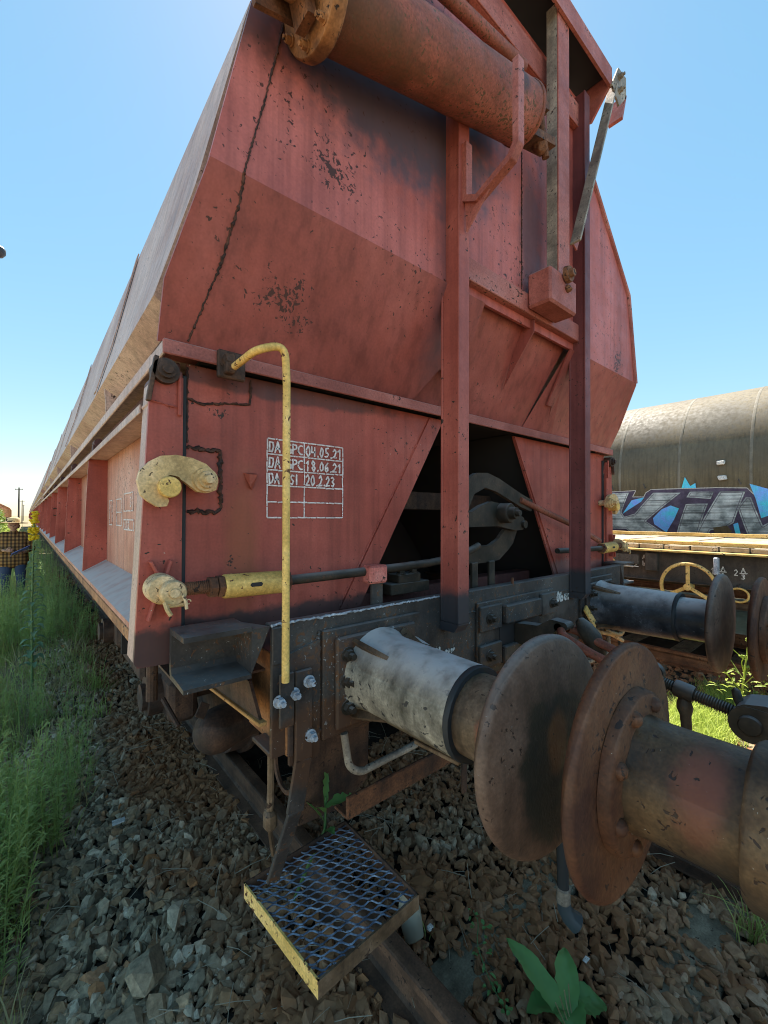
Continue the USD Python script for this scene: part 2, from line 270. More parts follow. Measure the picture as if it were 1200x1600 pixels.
steel('disc_face', (0.065, 0.038, 0.026), (0.111, 0.062, 0.042), (0.163, 0.098, 0.069), 6.0, .15, pit=.12, fleck=.12, fleck_col=(.22, .2, .18), rough=(.4, .65), bump=.45, dust=.25, fine=.2,
      stains=[((-.855, -.68, 1.02), (.155, .3, .165), (.022, .021, .015), .93, .14), ((-.865, -.68, 1.06), (.04, .3, .075), (.15, .062, .026), .85, .3), ((-.78, -.68, .97), (.07, .3, .10), (.10, .10, .05), .6, .4), ((.9, -.66, 1.05), (.12, .3, .15), (.03, .028, .024), .8)])
steel('disc_back', (0.057, 0.020, 0.011), (0.110, 0.042, 0.019), (0.150, 0.066, 0.033), 5.0, .15, pit=.2, fleck=.06, rough=(.5, .75), bump=.45, dust=.0, fine=.25)
steel('yellow', (0.541, 0.319, 0.080), (0.721, 0.447, 0.129), (0.850, 0.564, 0.220), 6.0, .12, pit=.30, pit_col=(.12, .05, .02), pit_scale=65.0, rough=(.45, .7), bump=.2)
steel('yellow_old', (0.405, 0.253, 0.104), (0.572, 0.370, 0.167), (0.668, 0.457, 0.261), 9.0, .15, pit=.20, pit_col=(.10, .06, .03), pit_scale=70.0, rough=(.5, .7), bump=.12)
steel('pale_mark', (.55, .45, .42), (.66, .57, .54), (.74, .68, .66), 20.0, .1, pit=.3, pit_col=RED1, pit_scale=120.0, rough=(.7, .9), bump=.02)
steel('side_mark', (.50, .42, .40), (.58, .50, .47), (.62, .55, .52), 20.0, .1, pit=.4, pit_col=(.29, .13, .11), pit_scale=60.0, rough=(.7, .9), bump=.02)
steel('red_mark', (.38, .09, .07), (.50, .14, .11), (.58, .20, .16), 14.0, .1, pit=.25, rough=(.5, .7))
steel('strand_blue', (0.059, 0.071, 0.100), (0.141, 0.171, 0.236), (0.306, 0.353, 0.436), 30.0, .1, 'x', pit=.25, pit_col=(.07, .035, .018), rough=(.35, .6), bump=.2)
steel('bright_steel', (.22, .23, .26), (.34, .36, .40), (.46, .48, .52), 25.0, .1, pit=.2, rough=(.35, .6), bump=.2)
steel('grey_lever', (0.134, 0.108, 0.086), (0.238, 0.195, 0.155), (0.356, 0.297, 0.230), 8.0, .2, pit=.22, rough=(.5, .75), bump=.2)
steel('rail_steel', (0.054, 0.029, 0.018), (0.100, 0.051, 0.030), (0.155, 0.079, 0.046), 6.0, .3, 'y', pit=.15, rough=(.5, .75), bump=.2, dust=0.0)
steel('rail_rust', (.13, .055, .025), (.21, .09, .04), (.28, .13, .06), 6.0, .3, 'y', pit=.15, rough=(.6, .85), bump=.2)
steel('sleeper', (0.127, 0.105, 0.070), (0.211, 0.179, 0.120), (0.282, 0.243, 0.165), 8.0, .2, 'x', pit=.2, rough=(.8, .95), bump=.5)
steel('tank_skin', (0.078, 0.059, 0.032), (0.115, 0.088, 0.048), (0.151, 0.119, 0.067), .8, .35, pit=.25, pit_col=(.10, .085, .055), pit_scale=24.0, rough=(.55, .8), bump=.1, fine=.3, stains=[((8.2, .95, 3.42), (1.2, .55, .36), (.05, .043, .03), .75, .5, 1.8), ((8.2, 2.1, 3.45), (1.2, .5, .32), (.055, .047, .033), .7, .5, 1.8), ((8.2, -.4, 3.42), (1.2, .6, .36), (.05, .043, .03), .75, .5, 1.8), ((7.7, 1, 2.75), (1, 4, .3), (.07, .06, .042), .5, .6, 1.6)])
steel('tank_seam', (.11, .095, .068), (.15, .13, .095), (.185, .16, .118), 3, .2, rough=(.6, .8))
steel('spray_purple', (0.050, 0.039, 0.067), (0.073, 0.056, 0.095), (0.095, 0.078, 0.123), 6, .1, rough=(.6, .8), bump=.03)
steel('spray_blue', (.22, .36, .92), (.14, .48, .88), (.07, .62, .74), 2.6, .1, rough=(.5, .7), bump=.03)
steel('spray_grey', (0.168, 0.198, 0.204), (0.360, 0.408, 0.414), (0.528, 0.576, 0.582), 5.0, .65, 'y', rough=(.55, .75), bump=.03)
steel('flat_sill', (.035, .028, .022), (.065, .052, .040), (.10, .082, .064), 3.0, .3, pit=.2, fleck=.1, rough=(.55, .8), bump=.2)
steel('flat_yellow', (0.483, 0.285, 0.072), (0.632, 0.399, 0.120), (0.713, 0.475, 0.168), 5, .2, 'y', pit=.2, rough=(.5, .75))
steel('flat_board', (.22, .17, .11), (.34, .27, .18), (.42, .35, .25), 5, .3, 'y', pit=.2, rough=(.7, .9), bump=.3)
steel('stencil_white', (.45, .43, .40), (.6, .58, .54), (.68, .66, .62), 30, .1, pit=.35, pit_col=(.05, .04, .035), pit_scale=90, rough=(.7, .9))
steel('far_orange', (.28, .13, .05), (.38, .19, .08), (.46, .25, .11), .6, .3, rough=(.6, .8))
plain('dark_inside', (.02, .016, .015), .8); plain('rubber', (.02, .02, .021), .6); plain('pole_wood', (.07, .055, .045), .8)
plain('hose_blue', (.035, .045, .05), .5); plain('lamp_dark', (.03, .03, .035), .5)
def stone_mat(name, ramp, rustcol):
    n = {'geo': ('geometry', {}), 'oi': ('object_info', {}), 'rp': ('rgb_ramp', {'ramp': ramp}), 'nz': ('noise_texture', {'scale': 45.0, 'detail': 4.0, 'roughness': .65}), 'nr': ('rgb_ramp', {'ramp': [(.3, (.62,) * 3), (.7, (1.4,) * 3)]}),
         'mm': ('mix', {'mix_type': 'multiply', 'fac': 1.0}), 'nb': ('noise_texture', {'scale': 1.6, 'detail': 3.0}), 'sx': ('separate_xyz', {}),
         'xr': ('map_range', {'range_type': 'smoothstep', 'from_min': -1.6, 'from_max': -1.1, 'to_min': -.12, 'to_max': .24, 'clamp': True}), 'ad': ('math', {'math_type': 'add'}),
         'rr': ('map_range', {'range_type': 'smoothstep', 'from_min': .45, 'from_max': .80, 'to_max': .85, 'clamp': True}), 'rx': ('mix', {'color2': rustcol}),
         'b': ('bump', {'strength': .5, 'distance': .006}), 'p': ('principled_bsdf', {'roughness': .85, 'specular_ior_level': .25})}
    l = [('oi.random', 'rp.fac'), ('geo.position', 'nz.vector'), ('nz.fac', 'nr.fac'), ('rp.color', 'mm.color1'), ('nr.color', 'mm.color2'), ('geo.position', 'nb.vector'), ('geo.position', 'sx.vector'), ('sx.x', 'xr.value'), ('xr.result', 'ad.value1'), ('nb.fac', 'ad.value2'),
         ('ad.value', 'rr.value'), ('rr.result', 'rx.fac'), ('mm.color', 'rx.color1'), ('rx.color', 'p.base_color'), ('nz.fac', 'b.height'), ('b.normal', 'p.normal')]
    MAT[name] = usdkit.material(stage, f'/World/Looks/{name}', n, l, surface='p.BSDF')
stone_mat('stone', [(0, (.08, .062, .040)), (.2, (.20, .155, .100)), (.42, (.35, .275, .180)), (.62, (.33, .20, .105)), (.83, (.46, .37, .255)), (.94, (.66, .54, .39)), (1, (.36, .15, .055))], (.27, .112, .045))
def ground_mat(name, c0, c1, c2, scale):
    n = {'geo': ('geometry', {}), 'a': ('noise_texture', {'scale': scale, 'detail': 6.0, 'roughness': .7}), 'r': ('rgb_ramp', {'ramp': [(.3, c0), (.5, c1), (.7, c2)]}), 'f': ('noise_texture', {'scale': 70.0, 'detail': 4.0}), 'b': ('bump', {'strength': .7, 'distance': .02}), 'p': ('principled_bsdf', {'roughness': .95, 'specular_ior_level': .15})}
    MAT[name] = usdkit.material(stage, f'/World/Looks/{name}', n, [('geo.position', 'a.vector'), ('geo.position', 'f.vector'), ('a.fac', 'r.fac'), ('r.color', 'p.base_color'), ('f.fac', 'b.height'), ('b.normal', 'p.normal')], surface='p.BSDF')
ground_mat('soil', (.13, .11, .06), (.21, .17, .10), (.29, .24, .155), 1.2)
ground_mat('bed', (.022, .018, .014), (.04, .033, .026), (.07, .055, .042), 9.0)
leafy('grass_feather', (.27, .40, .13), (.48, .60, .23), .5)
leafy('grass_blade', (.24, .32, .08), (.42, .48, .15), .35)
leafy('grass_dry', (.30, .25, .11), (.48, .41, .21), .25)
leafy('grass_sun', (.30, .40, .06), (.50, .58, .14), .5)
leafy('weed_leaf', (.10, .24, .07), (.18, .36, .11), .3, .4, 20.0)
leafy('weed_pale', (.10, .22, .08), (.16, .30, .12), .3, .45, 20.0)
leafy('mullein_leaf', (.12, .22, .12), (.2, .32, .19), .25, .6)
leafy('petal', (.80, .62, .02), (.90, .76, .05), .35)
leafy('bush_leaf', (.10, .16, .025), (.20, .27, .05), .4, .5, 3.0)
plain('twig', (.36, .30, .22), .9); plain('stem_green', (.10, .17, .06), .6)

# ------------------------------------------------------------------ ground, ballast bed, tracks
def gz(x, y):
    """height of the ground"""
    x, y = np.asarray(x, float), np.asarray(y, float)
    d = np.minimum(np.abs(x), np.abs(x - 4.85)); d = np.minimum(d, np.abs(x - 9.4))
    t = np.clip((d - 1.30) / .65, 0, 1); t = t * t * (3 - 2 * t)
    bump = (meshkit.fbm(np.stack([x * 1.1, y * 1.1, 0 * x], -1), 3, 3) - .5) * .09
    return -.185 - .055 * t + bump * (.35 + .65 * t) * np.clip(60 / (1 + np.abs(y)), 0, 1)
def sheet(xs, ys, dz=0.0):
    X, Y = np.meshgrid(xs, ys, indexing='ij'); Z = gz(X, Y) + dz; n, m = X.shape
    V = np.stack([X, Y, Z], -1).reshape(-1, 3); i = np.arange(n * m).reshape(n, m)
    a, b, c, d = i[:-1, :-1].ravel(), i[1:, :-1].ravel(), i[1:, 1:].ravel(), i[:-1, 1:].ravel()
    return trimesh.Trimesh(V, np.vstack([np.stack([a, b, c], 1), np.stack([a, c, d], 1)]), process=False)
far = [60, 90, 140, 220, 400, 800, 1500, 3000, 6000]
gx = np.concatenate([-np.array(far[::-1]), np.linspace(-40, -6, 18), np.arange(-5, 12.01, .12), np.linspace(14, 45, 14), far])
gy = np.concatenate([-np.array(far[::-1]), np.linspace(-40, -8, 12), np.arange(-6, 14, .12), np.arange(14, 60, 1.5), far])
gp = part('/World', 'ground', sheet(np.unique(gx), np.unique(gy), -.035), 'soil', True); tag(stage.GetPrimAtPath(gp), kind='structure')

bed = thing('ballast_bed', kind='structure')
part(bed, 'bed_surface', sheet(np.arange(-1.62, 1.90, .06), np.arange(-3.0, 14, .08), -.012), 'bed', True)
part(bed, 'bed_surface', sheet(np.arange(3.1, 6.7, .1), np.arange(-6, 14, .2), .004), 'bed', True)

def rail_mesh(x, y0, y1):
    P = [(-.075, -.172), (.075, -.172), (.075, -.160), (.02, -.148), (.010, -.135), (.009, -.050), (.016, -.040), (.0355, -.034), (.036, -.006), (.029, -.001), (.015, .001), (-.015, .001), (-.029, -.001), (-.036, -.006), (-.0355, -.034), (-.016, -.040), (-.009, -.050), (-.010, -.135), (-.02, -.148), (-.075, -.160)]
    m = prism(P, 'y', y0, y1); m.apply_translation((x, 0, 0)); return m
track = thing('railway_track', kind='structure')
for x in (-.7525, .7525): part(track, 'rail', rail_mesh(x, -6, 90), 'rail_steel')
for k in range(-5, 16): part(track, 'sleeper', bx(-1.27, 1.27, -.10 + .56 * k - .10, -.10 + .56 * k + .10, -.36, -.172 if k in (0, -1) else -.222, .012), 'sleeper')
track2 = thing('neighbouring_track', kind='structure')
for x in (4.10, 5.60): part(track2, 'rail', rail_mesh(x, -10, 90), 'rail_rust')
for k in range(-8, 16): part(track2, 'sleeper', bx(3.55, 6.15, .62 * k - .12, .62 * k + .12, -.36, -.172, .012), 'sleeper')
track3 = thing('far_track', kind='structure')
for x in (8.65, 10.15): part(track3, 'rail', rail_mesh(x, -12, 90), 'rail_rust')

def stone(seed, r, flat=1.0, n=15):
    g = np.random.default_rng(seed); p = g.normal(size=(n, 3)); p /= np.linalg.norm(p, axis=1, keepdims=True)
    p *= g.uniform(.75, 1.1, (n, 1)) * np.array([g.uniform(.9, 1.5), g.uniform(.75, 1.05), g.uniform(.5, .85) * flat]) * r
    return hull(p)
def rotm(g):
    q = g.normal(size=4); q /= np.linalg.norm(q); return trimesh.transformations.quaternion_matrix(q)
def skip(x, y):
    """places kept free of stones: rails, two bare sleeper ends"""
    return (abs(abs(x) - .7525) < .062) or (.30 < x < .50 and -.73 < y < -.60) or (-.62 < x < -.47 and -.17 < y < -.02)
cand = []
def scatter(n, x0, x1, y0, y1, r0, r1):
    for _ in range(n):
        x, y = RNG.uniform(x0, x1), RNG.uniform(y0, y1)
        if skip(x, y): continue
        r = RNG.uniform(r0, r1) * (1.35 if RNG.random() < .06 else 1); cand.append((x, y, r))
scatter(8800, -1.95, -.70, -.55, 3.2, .016, .036)
scatter(3600, -1.75, -.75, 3.0, 8.0, .020, .038)
scatter(9000, -.72, 1.75, -1.2, 1.4, .016, .034)
scatter(1700, 1.2, 3.2, -1.0, 2.0, .02, .038)
scatter(1500, 3.1, 4.4, -1.0, 3.0, .022, .04)
scatter(900, -1.6, .7, 8.0, 16.0, .03, .05)
scatter(1500, -1.95, 1.2, -3.0, -.6, .022, .043)
CP = np.array(CAM['pos'])
cand = np.array(cand)
cz = gz(cand[:, 0], cand[:, 1]) + cand[:, 2] * RNG.uniform(-.2, .6, len(cand)) + np.where((np.abs(cand[:, 0]) < .6), .012, 0.0)
fw = np.array([math.sin(math.radians(40)), math.cos(math.radians(40))])
rel = cand[:, :2] - CP[:2]; dep = rel @ fw; lat = rel[:, 0] * fw[1] - rel[:, 1] * fw[0]
seen = (dep > .5) & (np.abs(lat) < .92 * dep) & ((1.577 - cz) < 1.22 * dep) & ~((cand[:, 0] > -.70) & (cand[:, 1] > .9) & (cand[:, 0] < 1.0))
size = np.where(seen, cand[:, 2] / np.hypot(dep, 1.7), 0)
order = np.argsort(-size); top, rest = order[:292], order[292:]
for k in top:
    g = np.random.default_rng(9000 + int(k)); m = stone(3000 + int(k), cand[k, 2] * 1.08, n=int(g.integers(13, 19))); T = rotm(g) if g.random() < .5 else trimesh.transformations.rotation_matrix(g.uniform(0, 6.28), [0, 0, 1]); T[:3, 3] = (cand[k, 0], cand[k, 1], cz[k]); m.apply_transform(T)
    part(bed, 'stone', m, 'stone')
def instancer(path, protos, pos, quats, scales, idx):
    """protos: (name, mesh, material)"""
    pi = UsdGeom.PointInstancer.Define(stage, path); rel = pi.CreatePrototypesRel()
    for i, (nm, m, mt) in enumerate(protos):
        pth = f'{path}/{nm}_{i + 1:03d}'; usdkit.mesh(stage, pth, m, MAT[mt]); rel.AddTarget(pth)
    pi.CreateProtoIndicesAttr(Vt.IntArray.FromNumpy(np.asarray(idx, np.int32)))
    pi.CreatePositionsAttr(Vt.Vec3fArray.FromNumpy(np.asarray(pos, np.float32)))
    q = np.asarray(quats, np.float32)
    pi.CreateOrientationsAttr(Vt.QuathArray([Gf.Quath(float(a), float(b), float(c), float(d)) for a, b, c, d in q]))
    pi.CreateScalesAttr(Vt.Vec3fArray.FromNumpy(np.asarray(scales, np.float32)))
    return pi
q = RNG.normal(size=(len(rest), 4)); q /= np.linalg.norm(q, axis=1, keepdims=True)
pi = instancer(bed + '/gravel', [('crushed_stone', stone(100 + i, 1.0), 'stone') for i in range(14)], np.column_stack([cand[rest, :2], cz[rest]]), q, np.repeat(cand[rest, 2:3], 3, 1), RNG.integers(0, 14, len(rest)))
tag(pi, kind='stuff')
for (x, y, z, s, flat, rz, lab) in [(-1.45, .62, -.115, .098, .8, .5, 'large angular grey rock at the bottom left among the ballast'), (-1.30, .80, -.13, .062, .9, 1.2, 'mid sized grey rock lying just beyond the largest rock'), (-1.56, .50, -.15, .075, .8, .9, 'grey rock lying nearest the bottom edge left of the largest rock')]:
    g = np.random.default_rng(int(s * 1e4)); m = stone(int(s * 1e4), s, flat, 18); m.apply_transform(trimesh.transformations.rotation_matrix(rz, [0, 0, 1])); m.apply_translation((x, y, z))
    solo('rock', m, 'stone', lab, 'rock')

# ------------------------------------------------------------------ the red hopper wagon
HOP = [(-1.30, 2.085), (-1.53, 2.235), (-1.455, 2.52), (-1.335, 3.06), (-.78, 3.64), (-.70, 4.00)]
def slope_y(z): return -.017 + (2.52 - z) / (2.52 - 2.10) * .205
W = thing('hopper_wagon', 'nearest red hopper wagon with yellow handrail, rusty roller and chalked table on its end', 'wagon', 'red hopper wagons in one train')
L1 = 12.2
def body_shell(y0, y1, inset=0.0):
    prof = HOP + [(-x, z) for x, z in HOP[::-1]]
    P0 = [(x, y0 + (slope_y(min(z, 2.52)) + .017 + .09 if z < 2.6 else 0.0) + inset, z) for x, z in prof]; P1 = [(x, y1, z) for x, z in prof]
    V = np.array(P0 + P1); n = len(prof); F = []
    for i in range(n):
        k = (i + 1) % n; F += [[i, i + n, k + n], [i, k + n, k]]
    core = [2, 3, 4, 5, 6, 7, 8, 9]
    for a in range(1, 7): F.append([core[0], core[a], core[a + 1]]); F.append([n + core[0], n + core[a + 1], n + core[a]])
    for a, b, c in ((0, 1, 2), (0, 2, 9), (0, 9, 11), (9, 10, 11)): F.append([a, b, c]); F.append([n + a, n + c, n + b])
    m = trimesh.Trimesh(V, F, process=False)
    if m.volume < 0: m.invert()
    return m
hb = part(W, 'hopper_body', body_shell(-.010, L1, .012), 'red_hopper_side')
# end panels
UP = [(-1.455, 2.52), (-1.335, 3.06), (-.78, 3.64), (-.70, 4.00), (.70, 4.00), (.78, 3.64), (1.335, 3.12), (1.455, 2.52)]
he = part(W, 'hopper_end', prism(UP, 'y', -.026, -.012), 'red_end_lit')
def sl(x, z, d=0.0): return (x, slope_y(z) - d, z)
part(he, 'lower_slope', quadplate(sl(-1.455, 2.523, .008), sl(-1.53, 2.235, .008), sl(-.28, 2.235, .008), sl(-.28, 2.523, .008), -.010), 'red_end_shaded')
part(he, 'lower_slope', quadplate(sl(-1.53, 2.235, .008), sl(-1.53, 2.085, .008), sl(-.53, 2.085, .008), sl(-.42, 2.235, .008), -.010), 'red_end_shaded')
part(he, 'lower_slope', quadplate(sl(.50, 2.523, .008), sl(.50, 2.235, .008), sl(1.53, 2.235, .008), sl(1.455, 2.523, .008), -.010), 'red_end_shaded')
part(he, 'lower_slope', quadplate(sl(.55, 2.235, .008), sl(.60, 2.085, .008), sl(1.53, 2.085, .008), sl(1.53, 2.235, .008), -.010), 'red_end_shaded')
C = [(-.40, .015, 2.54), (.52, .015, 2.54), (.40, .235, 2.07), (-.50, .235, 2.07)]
part(he, 'centre_slope', quadplate(*C, -.012), 'red_end_shaded')
part(he, 'side_facet', hull([(.52, -.02, 2.53), (.40, .235, 2.07), (.64, .16, 2.07), (.535, -.02, 2.53), (.41, .245, 2.07)]), 'red_end_shaded')
part(he, 'side_facet', hull([(-.28, -.02, 2.53), (-.50, .235, 2.07), (-.535, .19, 2.07), (-.29, -.02, 2.53), (-.51, .245, 2.07)]), 'red_end_shaded')
for s in (1,):
    e = [(1.455, 2.52), (1.335, 3.10), (.78, 3.64)]
    part(he, 'rim', cat([tube([(s * x, -.028, z) for x, z in e], .016, 8), tube([sl(s * 1.515, 2.235, .012), sl(s * 1.45, 2.515, .012)], .012, 8)]), 'red_ledge')
part(he, 'weld_seam', weld([(-1.20, -.028, 3.30), (-1.258, -.028, 2.971), (-1.30, -.028, 2.78), (-1.363, -.028, 2.522)], .0030, seed=1), 'weld_rust', True)
part(he, 'weld_seam', weld([sl(-1.363, 2.522, .0195), sl(-1.365, 2.45, .0195), sl(-1.378, 2.38, .0195), sl(-1.392, 2.30, .0195)], .0042, seed=2), 'weld_rust', True)
part(he, 'weld_seam', weld([sl(-1.392, 2.30, .0195), sl(-1.42, 2.20, .0195), sl(-1.45, 2.10, .0195)], .0032, seed=3), 'weld_rust', True)
part(he, 'weld_seam', weld([(.02, -.028, 3.9), (.02, -.028, 2.66)], .003, seed=4), 'weld_rust', True)
part(he, 'panel_strip', bx(-1.10, -.55, -.034, -.0265, 3.32, 3.34), 'red_dark')
# roof overhang, channels
ov = part(W, 'roof_overhang', prism([(-.17, 4.035), (-.17, 4.145), (-.02, 4.20), (.35, 4.23), (.35, 4.19), (.0, 4.16), (-.155, 4.11), (-.155, 4.035)], 'x', -.95, .72), 'red_ledge')
part(ov, 'end_cap', prism([(-.165, 4.04), (-.165, 4.135), (-.02, 4.19), (.05, 4.15), (.05, 3.93), (-.06, 3.90)], 'x', .700, .716), 'red_ledge')
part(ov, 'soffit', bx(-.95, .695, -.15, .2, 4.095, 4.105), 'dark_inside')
ch = part(W, 'roof_channel', cat([bx(-.95, .62, -.060, -.052, 3.78, 3.91), bx(-.95, .62, -.052, -.022, 3.902, 3.91), bx(-.95, .62, -.052, -.0265, 3.78, 3.788)]), 'red_ledge')
part(ch, 'end_plate', bx(.622, .63, -.06, -.0265, 3.72, 3.95), 'red_ledge')
part(W, 'roof_pipe', cyl((-.95, -.085, 3.53), (-.06, -.085, 3.68), .027, 14), 'rusty_red', True)
# ledge (lip) round the wagon
le = part(W, 'ledge', cat([bx(-1.522, 1.522, .146, .156, 2.040, 2.083), bx(-1.522, 1.522, .156, .30, 2.074, 2.083)]), 'red_ledge')
for s in (-1, 1):
    part(le, 'side_rail', cat([bx(*(sorted((s * 1.522, s * 1.512))), .156, L1, 2.040, 2.083), bx(*sorted((s * 1.512, s * 1.30)), .30, L1, 2.074, 2.0825)]), 'red_hopper_side')
    for k in range(6):
        y = 1.34 + 2.18 * k
        if y < L1 - .1: part(le, 'gusset', prism([(s * 1.515, 2.083), (s * 1.522, 2.21), (s * 1.32, 2.083)], 'y', y - .006, y + .006), 'red_hopper_side')
for s in (-1, 1):
    for k in range(5):
        y = 1.55 + 2.3 * k
        if y < L1: part(hb, 'side_strap', cat([quadplate((s * 1.534, y, 2.24), (s * 1.459, y, 2.523), (s * 1.459, y + .07, 2.523), (s * 1.534, y + .07, 2.24), .006 * s), quadplate((s * 1.459, y, 2.523), (s * 1.339, y, 3.06), (s * 1.339, y + .07, 3.06), (s * 1.459, y + .07, 2.523), .006 * s)]), 'red_hopper_side')

# end walls below the ledge, with the dark opening between them
ew = part(W, 'end_wall', prism([(-1.445, 1.10), (-1.445, 2.04), (-.30, 2.04), (-.79, 1.22), (-.85, 1.10)], 'y', .200, .212), 'red_wall', label='red end wall panel with the white chalked table')
ew2 = part(W, 'end_wall', prism([(1.49, 1.10), (1.49, 2.04), (.30, 2.04), (.755, 1.22), (.82, 1.10)], 'y', .200, .212), 'red_wall')
for e, s in ((ew, -1), (ew2, 1)):
    part(e, 'edge_strip', prism([(s * .30, 2.035), (s * .39, 2.035), (s * .885, 1.22), (s * .79, 1.22)], 'y', .192, .1995), 'red_wall')
part(ew, 'weld_seam', weld([(-1.443, .198, 1.935), (-1.40, .198, 1.925), (-1.33, .198, 1.938), (-1.247, .198, 1.95), (-1.245, .198, 2.03)], .0042, seed=5), 'weld_rust', True)
part(ew, 'weld_seam', weld([(-1.443, .198, 1.788), (-1.38, .198, 1.782), (-1.345, .198, 1.784), (-1.342, .198, 1.70), (-1.34, .198, 1.60), (-1.36, .198, 1.587), (-1.40, .198, 1.592), (-1.443, .198, 1.588)], .0068, seed=6), 'weld_rust', True)
part(ew, 'weld_seam', weld([(-1.443, .198, 2.03), (-1.443, .198, 1.80)], .0035, seed=7), 'weld_rust', True)
part(ew, 'weld_seam', weld([(-.47, .199, 1.905), (-.72, .199, 1.50), (-.885, .199, 1.23)], .0035, seed=8), 'red_wall', True)
part(ew, 'hook_lug', hull([(-1.268, .2, 1.722), (-1.225, .2, 1.722), (-1.228, .175, 1.715), (-1.255, .178, 1.715), (-1.25, .185, 1.675), (-1.236, .2, 1.665)]), 'red_wall')
# chalked table
TX = [-1.184, -1.041, -.8725]; TZ = [1.845, 1.792, 1.738, 1.684, 1.628, 1.573]; yT = .1965
lines = []
def chalk(p, q, w=.0052, n=9, y=yT):
    """dashes of hand painted line between two points (x, z)"""
    p, q = np.array(p), np.array(q); Lq = np.linalg.norm(q - p); k = max(1, int(Lq / .035))
    for i in range(k):
        a, b = p + (q - p) * (i + .03) / k, p + (q - p) * (i + .97) / k; o = RNG.normal(0, .0006, 2)
        lines.append(tube([(a[0] + o[0], y, a[1] + o[1]), ((a[0] + b[0]) / 2 + o[0], y, (a[1] + b[1]) / 2), (b[0], y, b[1] + o[1])], w / 2, 5))
for z in TZ: chalk((TX[0], z), (TX[2], z))
for x in TX: chalk((x, TZ[0]), (x, TZ[-1]))
def flatten(m, y, t=.0012):
    m.vertices[:, 1] = y + (m.vertices[:, 1] - y) * (t / .0026); return m
part(ew, 'painted_table', flatten(cat(lines), yT + .002), 'pale_mark')
GLY = {'D': [[(0, 0), (0, 1), (.45, .9), (.6, .5), (.4, .08), (0, 0)]], 'A': [[(0, 0), (.3, 1), (.62, 0)], [(.12, .38), (.5, .4)]], 'G': [[(.6, .85), (.35, 1), (.05, .7), (.03, .3), (.3, 0), (.58, .15), (.58, .45), (.35, .45)]],
       'P': [[(.05, 0), (.05, 1), (.45, .95), (.55, .72), (.4, .5), (.05, .48)]], 'C': [[(.58, .88), (.35, 1), (.08, .75), (.03, .35), (.22, .02), (.58, .12)]], 'S': [[(.55, .9), (.3, 1), (.08, .78), (.3, .52), (.55, .28), (.33, 0), (.05, .1)]],
       'I': [[(.15, 0), (.18, 1)]], '0': [[(.3, 1), (.07, .7), (.05, .3), (.28, 0), (.52, .3), (.53, .72), (.3, 1)]], '1': [[(.05, .72), (.3, 1), (.3, 0)]], '2': [[(.05, .8), (.3, 1), (.53, .75), (.3, .35), (.03, .02), (.58, .05)]],
       '3': [[(.05, .92), (.35, 1), (.52, .78), (.25, .53), (.52, .28), (.32, 0), (.03, .08)]], '4': [[(.1, 1), (.05, .45), (.55, .48)], [(.42, .9), (.4, 0)]], '5': [[(.55, 1), (.12, .97), (.08, .55), (.42, .58), (.55, .3), (.3, 0), (.03, .08)]],
       '6': [[(.5, 1), (.15, .6), (.05, .25), (.3, 0), (.53, .2), (.4, .45), (.1, .35)]], '8': [[(.3, .52), (.08, .78), (.3, 1), (.5, .78), (.3, .52), (.05, .24), (.3, 0), (.54, .25), (.3, .52)]], '.': [[(.12, .0), (.2, .06)]], ' ': [],
       'b': [[(.05, 1), (.05, 0), (.4, .02), (.5, .28), (.35, .5), (.05, .45)]], 'a': [[(.48, .5), (.15, .52), (.05, .2), (.25, 0), (.48, .2)], [(.48, .55), (.5, 0)]], 'r': [[(.08, .55), (.08, 0)], [(.08, .35), (.42, .55)]], 'K': [[(.05, 1), (.05, 0)], [(.5, 1), (.07, .45), (.55, 0)]], 'M': [[(0, 0), (.08, 1), (.32, .4), (.56, 1), (.64, 0)]], 'm': [[(0, 0), (0, .55), (.3, .5), (.3, 0)], [(.3, .5), (.6, .5), (.6, 0)]], '-': [[(.1, .5), (.5, .5)]], '(': [[(.4, 1.1), (.15, .5), (.4, -.1)]], 'O': [[(.3, 1), (.05, .7), (.05, .3), (.3, 0), (.55, .3), (.55, .7), (.3, 1)]]}
def hand(s, x, z, h, w, jit=.04, wd=.0055, plane='y', at=yT, sign=1):
    """hand lettering as flat ribbons; plane y: letters run along x; plane x: along y*sign"""
    ms = []; g = np.random.default_rng(abs(hash_(s)) % 10000); cx = x
    for ch_ in s:
        for st in GLY[ch_]:
            P = [(cx + (a + g.normal(0, jit)) * w * sign, z + (b + g.normal(0, jit)) * h) for a, b in st]; P = np.array(P)
            Q = [P[0]]
            for a, b in zip(P[:-1], P[1:]): Q += [a * .5 + b * .5, b]
            ls = LineString(Q).buffer(wd / 2, quad_segs=2)
            ms.append(prism(ls, plane, at - .0012 if plane == 'y' else at, at + .0012))
        cx += (w * (.42 if ch_ in '.I' else .82 if ch_ != ' ' else .7)) * sign
    return cat(ms)
def hash_(s): return sum((i + 3) * ord(c) for i, c in enumerate(s))
wr = []
for r, (a, b) in enumerate((('DA GPC', '04.05.21'), ('DA GPC', '18.06.21'), ('DA  SI', '20.2.23'))):
    part(ew, 'painted_writing', hand(a, TX[0] + .006, TZ[r + 1] + .008, .034, .028 if r < 2 else .026), 'pale_mark'); part(ew, 'painted_writing', hand(b, TX[1] + .006, TZ[r + 1] + .008, .034, .028 if r < 2 else .026), 'pale_mark')
